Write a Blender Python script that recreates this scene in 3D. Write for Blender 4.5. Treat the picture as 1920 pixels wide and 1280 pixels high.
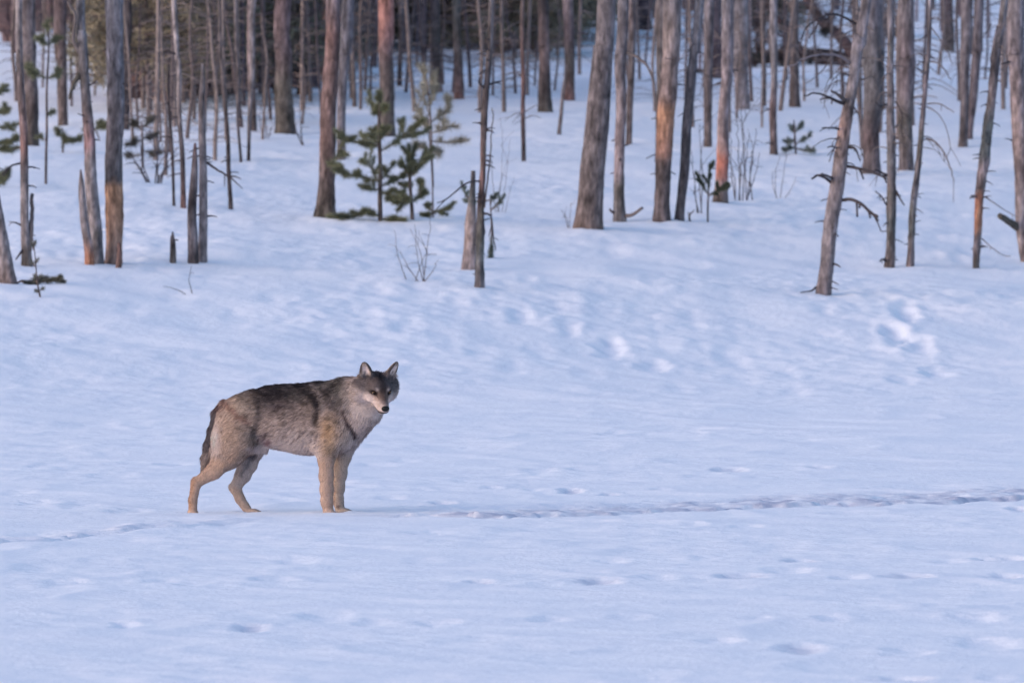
import bpy, math, random
import numpy as np

for o in list(bpy.data.objects):
    bpy.data.objects.remove(o, do_unlink=True)
SC = bpy.context.scene
COL = SC.collection
random.seed(7)
RNG = np.random.default_rng(11)

# ------------------------------------------------------------------ camera
W, H = 1920, 1280
LENS, SENSOR = 400.0, 36.0
F = W * LENS / SENSOR            # focal length in photo pixels
CAMH = 2.5                       # camera height above the ice
HOR = 209.0                      # photo row of the level line through the camera
cam_d = bpy.data.cameras.new("camera")
cam_d.lens = LENS
cam_d.sensor_width = SENSOR
cam_d.clip_start = 1.0
cam_d.clip_end = 6000.0
cam_d.dof.use_dof = True
cam_d.dof.focus_distance = 71.2
cam_d.dof.aperture_fstop = 9.0
cam_d.dof.aperture_blades = 9
cam = bpy.data.objects.new("camera", cam_d)
COL.objects.link(cam)
cam.location = (0, 0, CAMH)
cam.rotation_euler = (math.radians(90) - math.atan((H / 2 - HOR) / F), 0, 0)
SC.camera = cam

# ------------------------------------------------------------------ sky, sun, exposure
SUN_EL, SUN_AZ = math.radians(17.0), math.radians(238.0)   # azimuth clockwise from +Y: low in the left, a little behind the camera
world = bpy.data.worlds.new("World")
SC.world = world
world.use_nodes = True
wn = world.node_tree
wn.nodes.clear()
sky = wn.nodes.new("ShaderNodeTexSky")
sky.sky_type = 'NISHITA'
sky.sun_disc = False
sky.sun_elevation = SUN_EL
sky.sun_rotation = SUN_AZ
sky.altitude = 200
sky.air_density = 1.0
sky.dust_density = 2.0
sky.ozone_density = 2.5
bg = wn.nodes.new("ShaderNodeBackground")
bg.inputs['Strength'].default_value = 0.15
wo = wn.nodes.new("ShaderNodeOutputWorld")
wn.links.new(sky.outputs[0], bg.inputs[0])
wn.links.new(bg.outputs[0], wo.inputs[0])

sun_d = bpy.data.lights.new("sun", 'SUN')
sun_d.energy = 0.42
sun_d.angle = math.radians(75)
sun_d.color = (1.0, 0.58, 0.66)
sun = bpy.data.objects.new("sun", sun_d)
COL.objects.link(sun)
sd = (math.sin(SUN_AZ) * math.cos(SUN_EL), math.cos(SUN_AZ) * math.cos(SUN_EL), math.sin(SUN_EL))
from mathutils import Vector
sun.rotation_euler = Vector(sd).to_track_quat('Z', 'Y').to_euler()
sun.location = (-20, -30, 30)

SC.view_settings.view_transform = 'Standard'
SC.view_settings.look = 'None'
SC.view_settings.gamma = 1.0
SC.view_settings.use_curve_mapping = False
SC.view_settings.exposure = 0.92
SC.cycles.use_denoising = True
SC.cycles.max_bounces = 6
SC.cycles.diffuse_bounces = 4

# ------------------------------------------------------------------ noise
_pr = np.random.default_rng(3)
_PERM = _pr.permutation(1024).astype(np.int64)
_GA = _pr.random(1024) * 2 * np.pi
_GX, _GY = np.cos(_GA), np.sin(_GA)
_V3 = _pr.random(1024) * 2 - 1


def pn2(x, y, seed=0):
    x = np.asarray(x, float); y = np.asarray(y, float)
    xi = np.floor(x).astype(np.int64); yi = np.floor(y).astype(np.int64)
    xf = x - xi; yf = y - yi
    u = xf * xf * xf * (xf * (xf * 6 - 15) + 10); v = yf * yf * yf * (yf * (yf * 6 - 15) + 10)

    def g(ix, iy, fx, fy):
        h = _PERM[(_PERM[(ix + seed * 37) & 1023] + iy) & 1023]
        return _GX[h] * fx + _GY[h] * fy
    a = g(xi, yi, xf, yf); b = g(xi + 1, yi, xf - 1, yf)
    c = g(xi, yi + 1, xf, yf - 1); d = g(xi + 1, yi + 1, xf - 1, yf - 1)
    return 1.5 * ((a + (b - a) * u) * (1 - v) + (c + (d - c) * u) * v)


def vn3(x, y, z, seed=0):
    xi = np.floor(x).astype(np.int64); yi = np.floor(y).astype(np.int64); zi = np.floor(z).astype(np.int64)
    f = [t - ti for t, ti in ((x, xi), (y, yi), (z, zi))]
    f = [t * t * (3 - 2 * t) for t in f]

    def h(a, b, c):
        return _V3[_PERM[(_PERM[(_PERM[(a + seed * 31) & 1023] + b) & 1023] + c) & 1023]]
    r = 0
    for dx in (0, 1):
        for dy in (0, 1):
            for dz in (0, 1):
                w = (f[0] if dx else 1 - f[0]) * (f[1] if dy else 1 - f[1]) * (f[2] if dz else 1 - f[2])
                r = r + w * h(xi + dx, yi + dy, zi + dz)
    return r


def sstep(a, b, x):
    t = np.clip((np.asarray(x, float) - a) / (b - a), 0, 1)
    return t * t * (3 - 2 * t)


# ------------------------------------------------------------------ terrain
_KD = np.array([-3000, 0, 93, 97, 101, 108, 115, 128, 145, 170, 190, 250, 400, 1000, 3000.])
_KZ = np.array([0, 0, 0, .03, .22, .82, 1.28, 1.95, 2.56, 3.37, 3.95, 6.2, 13, 46, 120.])
_fd = np.concatenate([np.arange(80, 260, .25)])
_fz = np.interp(_fd, _KD, _KZ)
_k = np.hanning(17); _k /= _k.sum()
_fz2 = np.convolve(np.pad(_fz, 8, mode='edge'), _k, mode='valid')


def flat_d(py):
    return F * CAMH / (py - HOR)


def flat(px, py):
    d = flat_d(py)
    return (px - 960) / F * d, d


# dents pressed into the snow: photo px, py, width px, depth m, length (m, in depth)
_DENTS = [
    (235, 1172, 46, .035, .35), (470, 1176, 60, .045, .40), (610, 1155, 90, .03, .5), (700, 1165, 70, .02, .4), (815, 1168, 80, .03, .4),
    (1030, 1163, 70, .03, .35), (1180, 1158, 70, .02, .35), (1420, 1160, 60, .03, .35), (1560, 1162, 60, .03, .35), (1830, 1160, 90, .035, .4),
    (1350, 1205, 70, .03, .35), (1500, 1218, 90, .04, .45), (1700, 1222, 90, .03, .5), (1850, 1205, 120, .035, .6), (1690, 1276, 110, .05, .4), (1870, 1275, 60, .03, .3),
    (900, 1090, 50, .045, .3), (1120, 1092, 90, .055, .45), (1230, 1083, 70, .03, .4), (1390, 1081, 90, .045, .4), (1480, 1070, 80, .035, .4),
    (1590, 1084, 60, .03, .3), (1700, 1083, 90, .05, .3), (1880, 1080, 70, .055, .3), (1880, 1050, 90, .05, .35), (1500, 1050, 60, .04, .3), (1150, 1050, 50, .035, .3),
    (1320, 1045, 45, .02, .3), (1780, 1053, 60, .025, .35), (520, 1086, 90, .035, .45), (300, 1090, 70, .025, .4), (120, 1094, 90, .03, .5), (360, 1093, 60, .02, .4),
    (790, 1050, 60, .015, .4), (560, 1050, 70, .02, .4), (190, 1050, 80, .018, .5), (70, 1066, 90, .02, .5),
    (830, 944, 44, .05, .4), (790, 922, 40, .03, .35), (1070, 923, 40, .06, .35), (1145, 928, 36, .045, .3), (1240, 920, 40, .03, .3), (1000, 921, 40, .03, .3), (925, 917, 34, .03, .3),
    (1365, 880, 60, .04, .5), (1535, 875, 50, .04, .5), (1010, 884, 60, .025, .5), (1090, 880, 50, .02, .5), (640, 908, 60, .02, .4), (730, 935, 60, .03, .4),
    (60, 944, 80, .035, .6), (150, 948, 70, .03, .5), (240, 957, 80, .03, .5), (30, 925, 60, .02, .5), (430, 985, 60, .02, .4), (560, 1000, 90, .015, .4),
    (60, 1005, 90, .03, .5), (190, 1000, 90, .03, .5), (280, 992, 70, .02, .4),
    (1260, 990, 60, .02, .3), (1400, 985, 60, .03, .3), (1300, 982, 40, .02, .3), (800, 1003, 60, .02, .3), (1010, 980, 60, .015, .3), (1910, 955, 40, .05, .3),
    (330, 870, 70, .03, .5), (90, 872, 80, .025, .6), (210, 893, 90, .025, .6), (700, 870, 70, .025, .5), (1150, 812, 60, .03, .6), (1300, 812, 60, .03, .6), (760, 862, 50, .02, .5),
]
_dw = []
for px, py, w, dep, ln in _DENTS:
    x, d = flat(px, py)
    _dw.append((x, d, w / F * d * .5, dep, ln))


def _seg_trail(x, d, pts):
    """signed depth offset from a polyline given in photo pixels (positive = beyond the line) and a fade along it"""
    P = np.array([flat(a, b) for a, b in pts])
    o = np.argsort(P[:, 0])
    P = P[o]
    return d - np.interp(x, P[:, 0], P[:, 1])


TRAIL_A = [(560, 972), (700, 969), (960, 971), (1120, 963), (1300, 957), (1500, 948), (1700, 947), (1800, 943), (1920, 936), (2600, 905)]
TRAIL_B = [(-600, 1075), (0, 1020), (120, 1012), (340, 988), (480, 975), (560, 972)]
BANK_HOLES = [  # trodden holes in the snow bank: photo px, py, width px, depth, length
    (1145, 655, 60, .10, .9), (1225, 688, 56, .08, .8), (1065, 615, 50, .07, .8), (975, 592, 50, .07, .8), (1250, 645, 50, .06, .8), (1370, 672, 60, .07, .8), (1475, 700, 50, .06, .8),
    (1270, 728, 60, .06, .9), (1490, 735, 60, .07, .7), (1680, 630, 50, .12, 1.0), (1700, 590, 50, .12, 1.0), (1720, 650, 60, .10, .9), (1755, 700, 60, .09, .8), (1690, 715, 50, .07, .7),
    (1545, 580, 40, .06, .8), (840, 640, 60, .06, .8), (760, 610, 60, .06, .9), (690, 595, 60, .05, .9), (900, 660, 60, .06, .8), (960, 690, 60, .05, .8), (860, 570, 50, .06, .8),
    (600, 560, 60, .05, 1.), (510, 566, 50, .05, 1.), (560, 600, 60, .05, 1.), (440, 600, 60, .04, 1.), (330, 560, 60, .05, 1.), (250, 580, 60, .04, 1.), (1010, 660, 60, .06, .8), (1100, 700, 60, .05, .8),
    (990, 525, 40, .07, .7), (930, 560, 50, .05, .8), (700, 545, 60, .05, .9), (780, 545, 60, .05, .9), (1450, 395, 50, .07, 1.), (1500, 420, 50, .06, 1.), (1400, 440, 50, .05, 1.),
    (1800, 488, 40, .07, .8), (1600, 470, 50, .05, .9), (1300, 500, 60, .05, .9), (1150, 470, 60, .05, .9), (1230, 530, 50, .05, .8), (480, 470, 60, .05, 1.), (560, 500, 60, .05, 1.), (270, 430, 60, .05, 1.2),
]
_bh = []
PAWS = [((a - 960) / F * 71.0, 71.0 + o) for a, o in ((362, -.09), (474, .085), (621, -.09), (646, .075))]


def ground(x, d, detail=True):
    x = np.asarray(x, float); d = np.asarray(d, float)
    xs = np.tanh(x / 9.0) * 9.0
    dd = d - 0.9 * xs * sstep(80, 95, d) * (1 - sstep(115, 150, d))
    base = np.where((dd > 82) & (dd < 255), np.interp(dd, _fd, _fz2), np.interp(dd, _KD, _KZ))
    land = sstep(90, 108, dd)
    z = base + land * (.08 * pn2(x / 4.1, d / 5.3, 1) + .032 * pn2(x / 1.7, d / 2.3, 2))
    far = sstep(125, 165, dd)
    z = z + far * .22 * pn2(x / 7.0, d / 16., 3)
    # lake ice: very slow swell
    z = z + (1 - land) * .012 * pn2(x / 3.3, d / 6., 4)
    if not detail:
        return z
    near = np.exp(-((x + 1.45) ** 2 / .9 ** 2 + (d - 71.0) ** 2 / .7 ** 2))      # trampled flat under the wolf
    calm = sstep(-.35, .35, pn2(x / 2.2, d / 5.0, 9))
    det = .010 * pn2(x / .62, d / .85, 5) + .007 * pn2(x / .27, d / .36, 6) * calm + .0042 * pn2(x / .12, d / .14, 7) * calm + .0022 * pn2(x / .06, d / .07, 24)
    det = det * (1 + 1.2 * land * (1 - far))
    # wind-cut ridges on the ice
    rid = 1 - np.abs(pn2(x / 1.5 + .4 * pn2(x / .8, d / 1.2, 12), d / 2.0, 8))
    det = det + (1 - land) * .011 * np.clip(rid - .72, 0, 1) / .28
    # churned, wind-broken crust in patches on the bank
    mk = sstep(-.05, .45, pn2(x / 2.3, d / 3.6, 30)) * land * (1 - sstep(118, 128, dd))
    det = det + mk * (.030 * np.abs(pn2(x / .42, d / .60, 31)) + .016 * np.abs(pn2(x / .19, d / .26, 32)))
    # thin drift lines running down the bank
    t = x * .55 + d * .45
    det = det + land * (1 - sstep(112, 120, dd)) * .012 * pn2(t / .35, (x - d) / 6.0, 10) * sstep(0, 3, x + 1)
    # low frozen ridge along the shore
    sh = dd - 92.5
    det = det + .045 * np.exp(-(sh / .8) ** 2) * (1 + .8 * pn2(x / .9, d / 3., 11)) + .03 * np.exp(-((dd - 84.5) / .8) ** 2) * (1 + pn2(x / .8, d / 2., 13))
    z = z + det * (1 - .75 * near)
    # trodden holes
    for X, D, r, dep, ln in _dw:
        m = (np.abs(x - X) < r * 3.2) & (np.abs(d - D) < ln * 3.2)
        if not m.any():
            continue
        wob = .45 * pn2(x[m] / .11, d[m] / .16, 14) + .2 * pn2(x[m] / .05, d[m] / .06, 21)
        q = np.sqrt(((x[m] - X) / r) ** 2 + ((d[m] - D) / ln) ** 2) + wob
        z[m] += dep * .42 * (-np.exp(-(q * 1.15) ** 6) + .22 * np.exp(-((q - 1.35) / .35) ** 2))
    for X, D, r, dep, ln in _bh:
        m = (np.abs(x - X) < r * 3.2) & (np.abs(d - D) < ln * 3.2)
        if not m.any():
            continue
        wob = .5 * pn2(x[m] / .2, d[m] / .4, 15) + .2 * pn2(x[m] / .07, d[m] / .12, 22)
        q = np.sqrt(((x[m] - X) / r) ** 2 + ((d[m] - D) / ln) ** 2) + wob
        z[m] += dep * (-np.exp(-(q * 1.1) ** 3) + .25 * np.exp(-((q - 1.5) / .5) ** 2))
    for X, D in PAWS:                                                         # paws pressed in
        m = (np.abs(x - X) < .3) & (np.abs(d - D) < .3)
        if m.any():
            q = np.hypot((x[m] - X) / .085, (d[m] - D) / .085)
            z[m] += -.020 * np.exp(-q ** 4) + .007 * np.exp(-((q - 1.4) / .3) ** 2)
    # trails: a sharp near edge with broken crust beyond
    for pts, dep, wid, x0, x1 in ((TRAIL_A, .016, 2.2, -1.2, -.3), (TRAIL_B, .010, 1.6, 9, 10)):
        m = (d > 60) & (d < 82) & (np.abs(x) < 12)
        if not m.any():
            continue
        xm, dm = x[m], d[m]
        u = _seg_trail(xm, dm, pts) + .22 * pn2(xm / .40, dm * 0, 16) + .14 * pn2(xm / .12, dm * 0, 17) + .06 * pn2(xm / .05, dm * 0, 25)
        fade = sstep(x0, x1, xm) if x0 < 5 else 1 - sstep(-2.2, -1.3, xm)
        up = sstep(0, .05, u) * (1 - sstep(.3, wid, u))                      # broken crust heaved up beyond the edge
        up = up * np.clip(.62 + .6 * pn2(xm / .55, dm / .7, 18) + .55 * pn2(xm / .17, dm / .2, 23) + .45 * pn2(xm / .07, dm / .1, 26), .05, 1.5)
        crust = pn2(xm / .20, dm / .16, 19) + .8 * pn2(xm / .09, dm / .07, 20)
        rough = sstep(-.05, .06, u) * (1 - sstep(wid * .6, wid * 1.2, u)) * .012 * crust
        gap = -.024 * np.exp(-((u + .05) / .07) ** 2)                          # sunken line along the near edge
        z[m] += fade * (dep * up + rough + gap)
    return z


def grey_tint(x, d):
    """how grey the trodden snow is: along the trail and in the deepest prints"""
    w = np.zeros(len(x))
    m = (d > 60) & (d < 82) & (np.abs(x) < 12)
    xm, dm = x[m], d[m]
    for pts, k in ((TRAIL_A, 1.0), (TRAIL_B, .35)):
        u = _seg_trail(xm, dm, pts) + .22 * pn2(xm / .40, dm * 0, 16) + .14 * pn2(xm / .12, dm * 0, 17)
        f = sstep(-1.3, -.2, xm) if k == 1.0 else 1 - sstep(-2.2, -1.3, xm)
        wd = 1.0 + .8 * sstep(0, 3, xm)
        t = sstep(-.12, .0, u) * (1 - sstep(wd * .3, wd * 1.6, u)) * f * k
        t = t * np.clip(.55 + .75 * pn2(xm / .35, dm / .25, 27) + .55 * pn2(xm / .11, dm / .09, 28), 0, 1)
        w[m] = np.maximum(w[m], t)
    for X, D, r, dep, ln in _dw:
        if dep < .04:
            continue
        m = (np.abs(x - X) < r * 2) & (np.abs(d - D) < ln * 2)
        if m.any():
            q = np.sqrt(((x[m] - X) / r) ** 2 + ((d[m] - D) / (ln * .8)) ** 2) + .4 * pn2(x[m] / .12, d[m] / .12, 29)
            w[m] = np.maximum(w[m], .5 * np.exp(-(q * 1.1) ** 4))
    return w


def place(px, py, dmin=49.0, dmax=420.0):
    """where the view ray through a photo pixel meets the snow"""
    d = np.concatenate([np.arange(dmin, 200, .1), np.arange(200, dmax, .5)])
    x = (px - 960) / F * d
    rz = CAMH - (py - HOR) / F * d
    g = ground(x, d, detail=False)
    i = np.argmax(g >= rz)
    if not (g >= rz).any():
        i = len(d) - 1
    return float(x[i]), float(d[i]), float(ground(x[i:i + 1], d[i:i + 1])[0])


for px, py, w, dep, ln in BANK_HOLES:
    x, d, z = place(px, py)
    _bh.append((x, d, w / F * d * .42, dep * (.38 if px in (1145, 1225, 1065, 975, 1680, 1700, 1720, 1755) else .2), ln * .8))


# ------------------------------------------------------------------ materials
def new_mat(name):
    m = bpy.data.materials.new(name)
    m.use_nodes = True
    nt = m.node_tree
    return m, nt, nt.nodes, nt.links, nt.nodes["Principled BSDF"]


def noise_node(N, L, vec, scale, detail=4, rough=.55):
    n = N.new("ShaderNodeTexNoise")
    n.inputs['Scale'].default_value = scale
    n.inputs['Detail'].default_value = detail
    n.inputs['Roughness'].default_value = rough
    if vec is not None:
        L.new(vec, n.inputs['Vector'])
    return n


def bump_chain(N, L, bsdf, items):
    prev = None
    for h, strength, dist in items:
        b = N.new("ShaderNodeBump")
        b.inputs['Strength'].default_value = strength
        b.inputs['Distance'].default_value = dist
        L.new(h, b.inputs['Height'])
        if prev is not None:
            L.new(prev.outputs[0], b.inputs['Normal'])
        prev = b
    L.new(prev.outputs[0], bsdf.inputs['Normal'])


def snow_material():
    m, nt, N, L, B = new_mat("snow")
    geo = N.new("ShaderNodeNewGeometry")
    n1 = noise_node(N, L, geo.outputs['Position'], 1.3, 5)
    ramp = N.new("ShaderNodeValToRGB")
    ramp.color_ramp.elements[0].position = .3
    ramp.color_ramp.elements[0].color = (.875, .865, .91, 1)
    ramp.color_ramp.elements[1].position = .7
    ramp.color_ramp.elements[1].color = (.925, .91, .94, 1)
    L.new(n1.outputs[0], ramp.inputs[0])
    tint_att = N.new("ShaderNodeAttribute"); tint_att.attribute_name = "Col"
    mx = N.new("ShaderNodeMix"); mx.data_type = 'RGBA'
    L.new(tint_att.outputs['Fac'], mx.inputs[0]); L.new(ramp.outputs[0], mx.inputs[6])
    mx.inputs[7].default_value = (.50, .50, .60, 1)  # greyer snow colour for the trail and the deepest prints
    L.new(mx.outputs[2], B.inputs['Base Color'])
    B.inputs['Roughness'].default_value = .75
    B.inputs['Specular IOR Level'].default_value = .2
    n2 = noise_node(N, L, geo.outputs['Position'], 7, 6, .6)
    n3 = noise_node(N, L, geo.outputs['Position'], 60, 4, .6)
    n4 = noise_node(N, L, geo.outputs['Position'], 22, 5, .65)
    bump_chain(N, L, B, [(n2.outputs[0], .7, .016), (n4.outputs[0], .6, .008), (n3.outputs[0], .5, .004)])
    return m


def wood_material(name, streak=1.0, bump=1.0):
    """bark or bare wood: its own colour from the mesh, broken up by long streaks, flakes and lichen"""
    m, nt, N, L, B = new_mat(name)
    att = N.new("ShaderNodeAttribute"); att.attribute_name = "Col"
    tc = N.new("ShaderNodeTexCoord")
    mp = N.new("ShaderNodeMapping")
    mp.inputs['Scale'].default_value = (30, 30, 8.5)
    L.new(tc.outputs['Object'], mp.inputs[0])
    n1 = noise_node(N, L, mp.outputs[0], 1.0, 6, .65)
    n2 = noise_node(N, L, tc.outputs['Object'], 9, 5, .6)
    r1 = N.new("ShaderNodeMapRange")
    r1.inputs['From Min'].default_value = .3; r1.inputs['From Max'].default_value = .7
    r1.inputs['To Min'].default_value = 1 - .5 * streak; r1.inputs['To Max'].default_value = 1 + .38 * streak
    L.new(n1.outputs[0], r1.inputs[0])
    r2 = N.new("ShaderNodeMapRange")
    r2.inputs['From Min'].default_value = .3; r2.inputs['From Max'].default_value = .7
    r2.inputs['To Min'].default_value = .72; r2.inputs['To Max'].default_value = 1.25
    L.new(n2.outputs[0], r2.inputs[0])
    mul = N.new("ShaderNodeMath"); mul.operation = 'MULTIPLY'
    L.new(r1.outputs[0], mul.inputs[0]); L.new(r2.outputs[0], mul.inputs[1])
    vm = N.new("ShaderNodeVectorMath"); vm.operation = 'SCALE'
    L.new(att.outputs['Color'], vm.inputs[0]); L.new(mul.outputs[0], vm.inputs['Scale'])
    L.new(vm.outputs[0], B.inputs['Base Color'])
    B.inputs['Roughness'].default_value = .9
    B.inputs['Specular IOR Level'].default_value = .15
    bump_chain(N, L, B, [(n1.outputs[0], .8 * bump, .02), (n2.outputs[0], .5 * bump, .015)])
    return m


def flat_material(name, rough=.8, spec=.2, att="Col", var=.25, scale=20):
    m, nt, N, L, B = new_mat(name)
    a = N.new("ShaderNodeAttribute"); a.attribute_name = att
    tc = N.new("ShaderNodeTexCoord")
    n = noise_node(N, L, tc.outputs['Object'], scale, 3)
    r = N.new("ShaderNodeMapRange")
    r.inputs['From Min'].default_value = .3; r.inputs['From Max'].default_value = .7
    r.inputs['To Min'].default_value = 1 - var; r.inputs['To Max'].default_value = 1 + var
    L.new(n.outputs[0], r.inputs[0])
    vm = N.new("ShaderNodeVectorMath"); vm.operation = 'SCALE'
    L.new(a.outputs['Color'], vm.inputs[0]); L.new(r.outputs[0], vm.inputs['Scale'])
    L.new(vm.outputs[0], B.inputs['Base Color'])
    B.inputs['Roughness'].default_value = rough
    B.inputs['Specular IOR Level'].default_value = spec
    return m


M_SNOW = snow_material()
M_BARK = wood_material("bark", 1.25, 1.3)
M_BRANCH = wood_material("dead_branch_wood", .5, .4)
M_NEEDLE = flat_material("pine_needles", .6, .25, var=.3, scale=3)
M_FUR = flat_material("wolf_fur", .85, .06, var=.22, scale=160)
M_SKIN = flat_material("wolf_hide", .95, .0, var=.15, scale=120)


# ------------------------------------------------------------------ mesh helpers
def make_mesh(name, V, Fc, col=None, smooth=True, mat=None):
    me = bpy.data.meshes.new(name)
    V = np.asarray(V, np.float32).reshape(-1, 3)
    me.vertices.add(len(V)); me.vertices.foreach_set("co", V.ravel())
    if isinstance(Fc, np.ndarray):
        n, k = Fc.shape
        me.loops.add(n * k); me.loops.foreach_set("vertex_index", Fc.ravel().astype(np.int32))
        me.polygons.add(n)
        me.polygons.foreach_set("loop_start", np.arange(0, n * k, k, dtype=np.int32))
    else:
        flatv = np.fromiter((i for f in Fc for i in f), np.int32)
        tot = np.array([len(f) for f in Fc], np.int32)
        st = np.concatenate([[0], np.cumsum(tot)[:-1]]).astype(np.int32)
        me.loops.add(len(flatv)); me.loops.foreach_set("vertex_index", flatv)
        me.polygons.add(len(tot)); me.polygons.foreach_set("loop_start", st)
        n = len(tot)
    me.polygons.foreach_set("use_smooth", np.full(n, smooth, bool))
    me.update(calc_edges=True)
    if col is not None:
        c = np.asarray(col, np.float32)
        if c.ndim == 1:
            c = np.tile(c, (len(V), 1))
        a = me.attributes.new("Col", 'FLOAT_COLOR', 'POINT')
        a.data.foreach_set("color", np.concatenate([c, np.ones((len(c), 1), np.float32)], 1).ravel())
    if mat is not None:
        me.materials.append(mat)
    return me


def link(name, data, parent=None, loc=(0, 0, 0)):
    o = bpy.data.objects.new(name, data)
    COL.objects.link(o)
    o.location = loc
    if parent is not None:
        o.parent = parent
    return o


def thing(name, label, cat, loc, group=None, kind=None):
    o = link(name, None, None, loc)
    o.empty_display_size = .2
    o['label'] = label; o['category'] = cat
    if group:
        o['group'] = group
    return o


def smooth_path(P, R, n):
    """resample a polyline (points and radii) along a Catmull-Rom spline"""
    P = np.asarray(P, float); R = np.asarray(R, float)
    if len(P) < 3:
        t = np.linspace(0, 1, n)[:, None]
        return P[0] * (1 - t) + P[-1] * t, R[0] + (R[-1] - R[0]) * t[:, 0]
    Q = np.vstack([2 * P[0] - P[1], P, 2 * P[-1] - P[-2]])
    L = np.concatenate([[0], np.cumsum(np.linalg.norm(np.diff(P, axis=0), axis=1))])
    s = np.linspace(0, L[-1], n)
    i = np.clip(np.searchsorted(L, s, side='right') - 1, 0, len(P) - 2)
    t = ((s - L[i]) / np.maximum(L[i + 1] - L[i], 1e-9))[:, None]
    p0, p1, p2, p3 = Q[i], Q[i + 1], Q[i + 2], Q[i + 3]
    out = .5 * (2 * p1 + (p2 - p0) * t + (2 * p0 - 5 * p1 + 4 * p2 - p3) * t ** 2 + (3 * p1 - p0 - 3 * p2 + p3) * t ** 3)
    return out, np.interp(s, L, R)


def tube(P, R, seg=10, bump=0.0, seed=0, bscale=(2.0, 3.0), cap=True, twist=0.0):
    """tapered tube round a path; bump = radial unevenness as a share of the radius"""
    P = np.asarray(P, float); R = np.asarray(R, float); n = len(P)
    T = np.gradient(P, axis=0); T /= np.linalg.norm(T, axis=1)[:, None] + 1e-12
    ref = np.array([0, 1, 0.]) if abs(T[0][1]) < .8 else np.array([1, 0, 0.])
    A = np.cross(T, ref); A /= np.linalg.norm(A, axis=1)[:, None] + 1e-12
    B = np.cross(T, A)
    th = np.arange(seg) / seg * 2 * np.pi
    s = np.concatenate([[0], np.cumsum(np.linalg.norm(np.diff(P, axis=0), axis=1))])
    rr = np.repeat(R[:, None], seg, 1)
    if bump:
        c, sn = np.cos(th)[None, :], np.sin(th)[None, :]
        S = np.repeat(s[:, None], seg, 1)
        nz = vn3(c * bscale[0] + 9.1 * seed + 0 * S, sn * bscale[0] + 3.7 * seed + 0 * S, S * bscale[1] + seed * 5.3, 2)
        nz2 = vn3(c * bscale[0] * 2.3 + seed + 0 * S, sn * bscale[0] * 2.3 + 0 * S, S * bscale[1] * 4 + seed, 5)
        nz3 = vn3(c * bscale[0] * 4.2 + seed * 2 + 0 * S, sn * bscale[0] * 4.2 + 0 * S, S * bscale[1] * 9 + seed, 6)
        rr = rr * (1 + bump * nz + bump * .6 * nz2 + bump * .45 * nz3)
    V = P[:, None, :] + rr[:, :, None] * (np.cos(th)[None, :, None] * A[:, None, :] + np.sin(th)[None, :, None] * B[:, None, :])
    V = V.reshape(-1, 3)
    i = np.arange(n - 1)[:, None] * seg; j = np.arange(seg)[None, :]; j2 = (j + 1) % seg
    Fq = np.stack([i + j, i + j2, i + seg + j2, i + seg + j], -1).reshape(-1, 4)
    faces = [tuple(f) for f in Fq]
    if cap:
        faces.append(tuple(range(seg - 1, -1, -1)))
        faces.append(tuple(range((n - 1) * seg, n * seg)))
    return V, faces


def at(px, py, d):
    return np.array([(px - 960) / F * d, d, CAMH - (py - HOR) / F * d])


# ------------------------------------------------------------------ snow ground
def build_ground():
    xs = [np.arange(-5.6, 5.6001, .034)]
    a, st = 5.6, .034
    ext = []
    while a < 2500:
        st = min(st * 1.16, 150); a += st; ext.append(a)
    ext = np.array(ext)
    xs = np.concatenate([-ext[::-1], xs[0], ext])
    near, a, st = [], 46.0, .05
    while a > -600:
        st = min(st * 1.25, 80); a -= st; near.append(a)
    ds = np.concatenate([np.array(near)[::-1], np.arange(46, 79, .042), np.arange(79, 113, .075), np.arange(113, 150, .16), np.arange(150, 210, .5)])
    a, st, far = 210.0, .5, []
    while a < 3000:
        st = min(st * 1.15, 150); a += st; far.append(a)
    ds = np.concatenate([ds, np.array(far)])
    X, D = np.meshgrid(xs, ds)
    Z = ground(X.ravel(), D.ravel())
    V = np.stack([X.ravel(), D.ravel(), Z], 1)
    nx, nd = len(xs), len(ds)
    i = np.arange(nd - 1)[:, None] * nx; j = np.arange(nx - 1)[None, :]
    Fq = np.stack([i + j, i + j + 1, i + nx + j + 1, i + nx + j], -1).reshape(-1, 4)
    w = grey_tint(V[:, 0], V[:, 1])
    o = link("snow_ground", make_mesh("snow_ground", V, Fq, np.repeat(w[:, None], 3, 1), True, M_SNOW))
    o['kind'] = 'structure'


build_ground()


# ---- FOREST
GREY = (.25, .19, .165); PALE = (.40, .31, .27); DARK = (.105, .08, .075); RED = (.26, .14, .11); ORANGE = (.46, .20, .10)
OLIVE = (.17, .135, .10); BROWN = (.20, .14, .115); LICHEN = (.17, .165, .14); PINK = (.42, .29, .25); DEEP = (.06, .045, .045)
NEEDLES = (.135, .14, .088); NEEDLES_PALE = (.25, .23, .185); NEEDLES_DARK = (.08, .092, .066); NEEDLES_BLUE = (.11, .13, .115)


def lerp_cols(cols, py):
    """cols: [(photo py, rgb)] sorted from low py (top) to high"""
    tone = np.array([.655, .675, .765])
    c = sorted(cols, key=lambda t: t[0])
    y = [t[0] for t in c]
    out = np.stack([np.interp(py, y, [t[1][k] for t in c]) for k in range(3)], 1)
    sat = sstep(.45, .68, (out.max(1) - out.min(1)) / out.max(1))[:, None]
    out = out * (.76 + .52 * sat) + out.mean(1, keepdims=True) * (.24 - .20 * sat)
    return out * tone


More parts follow.
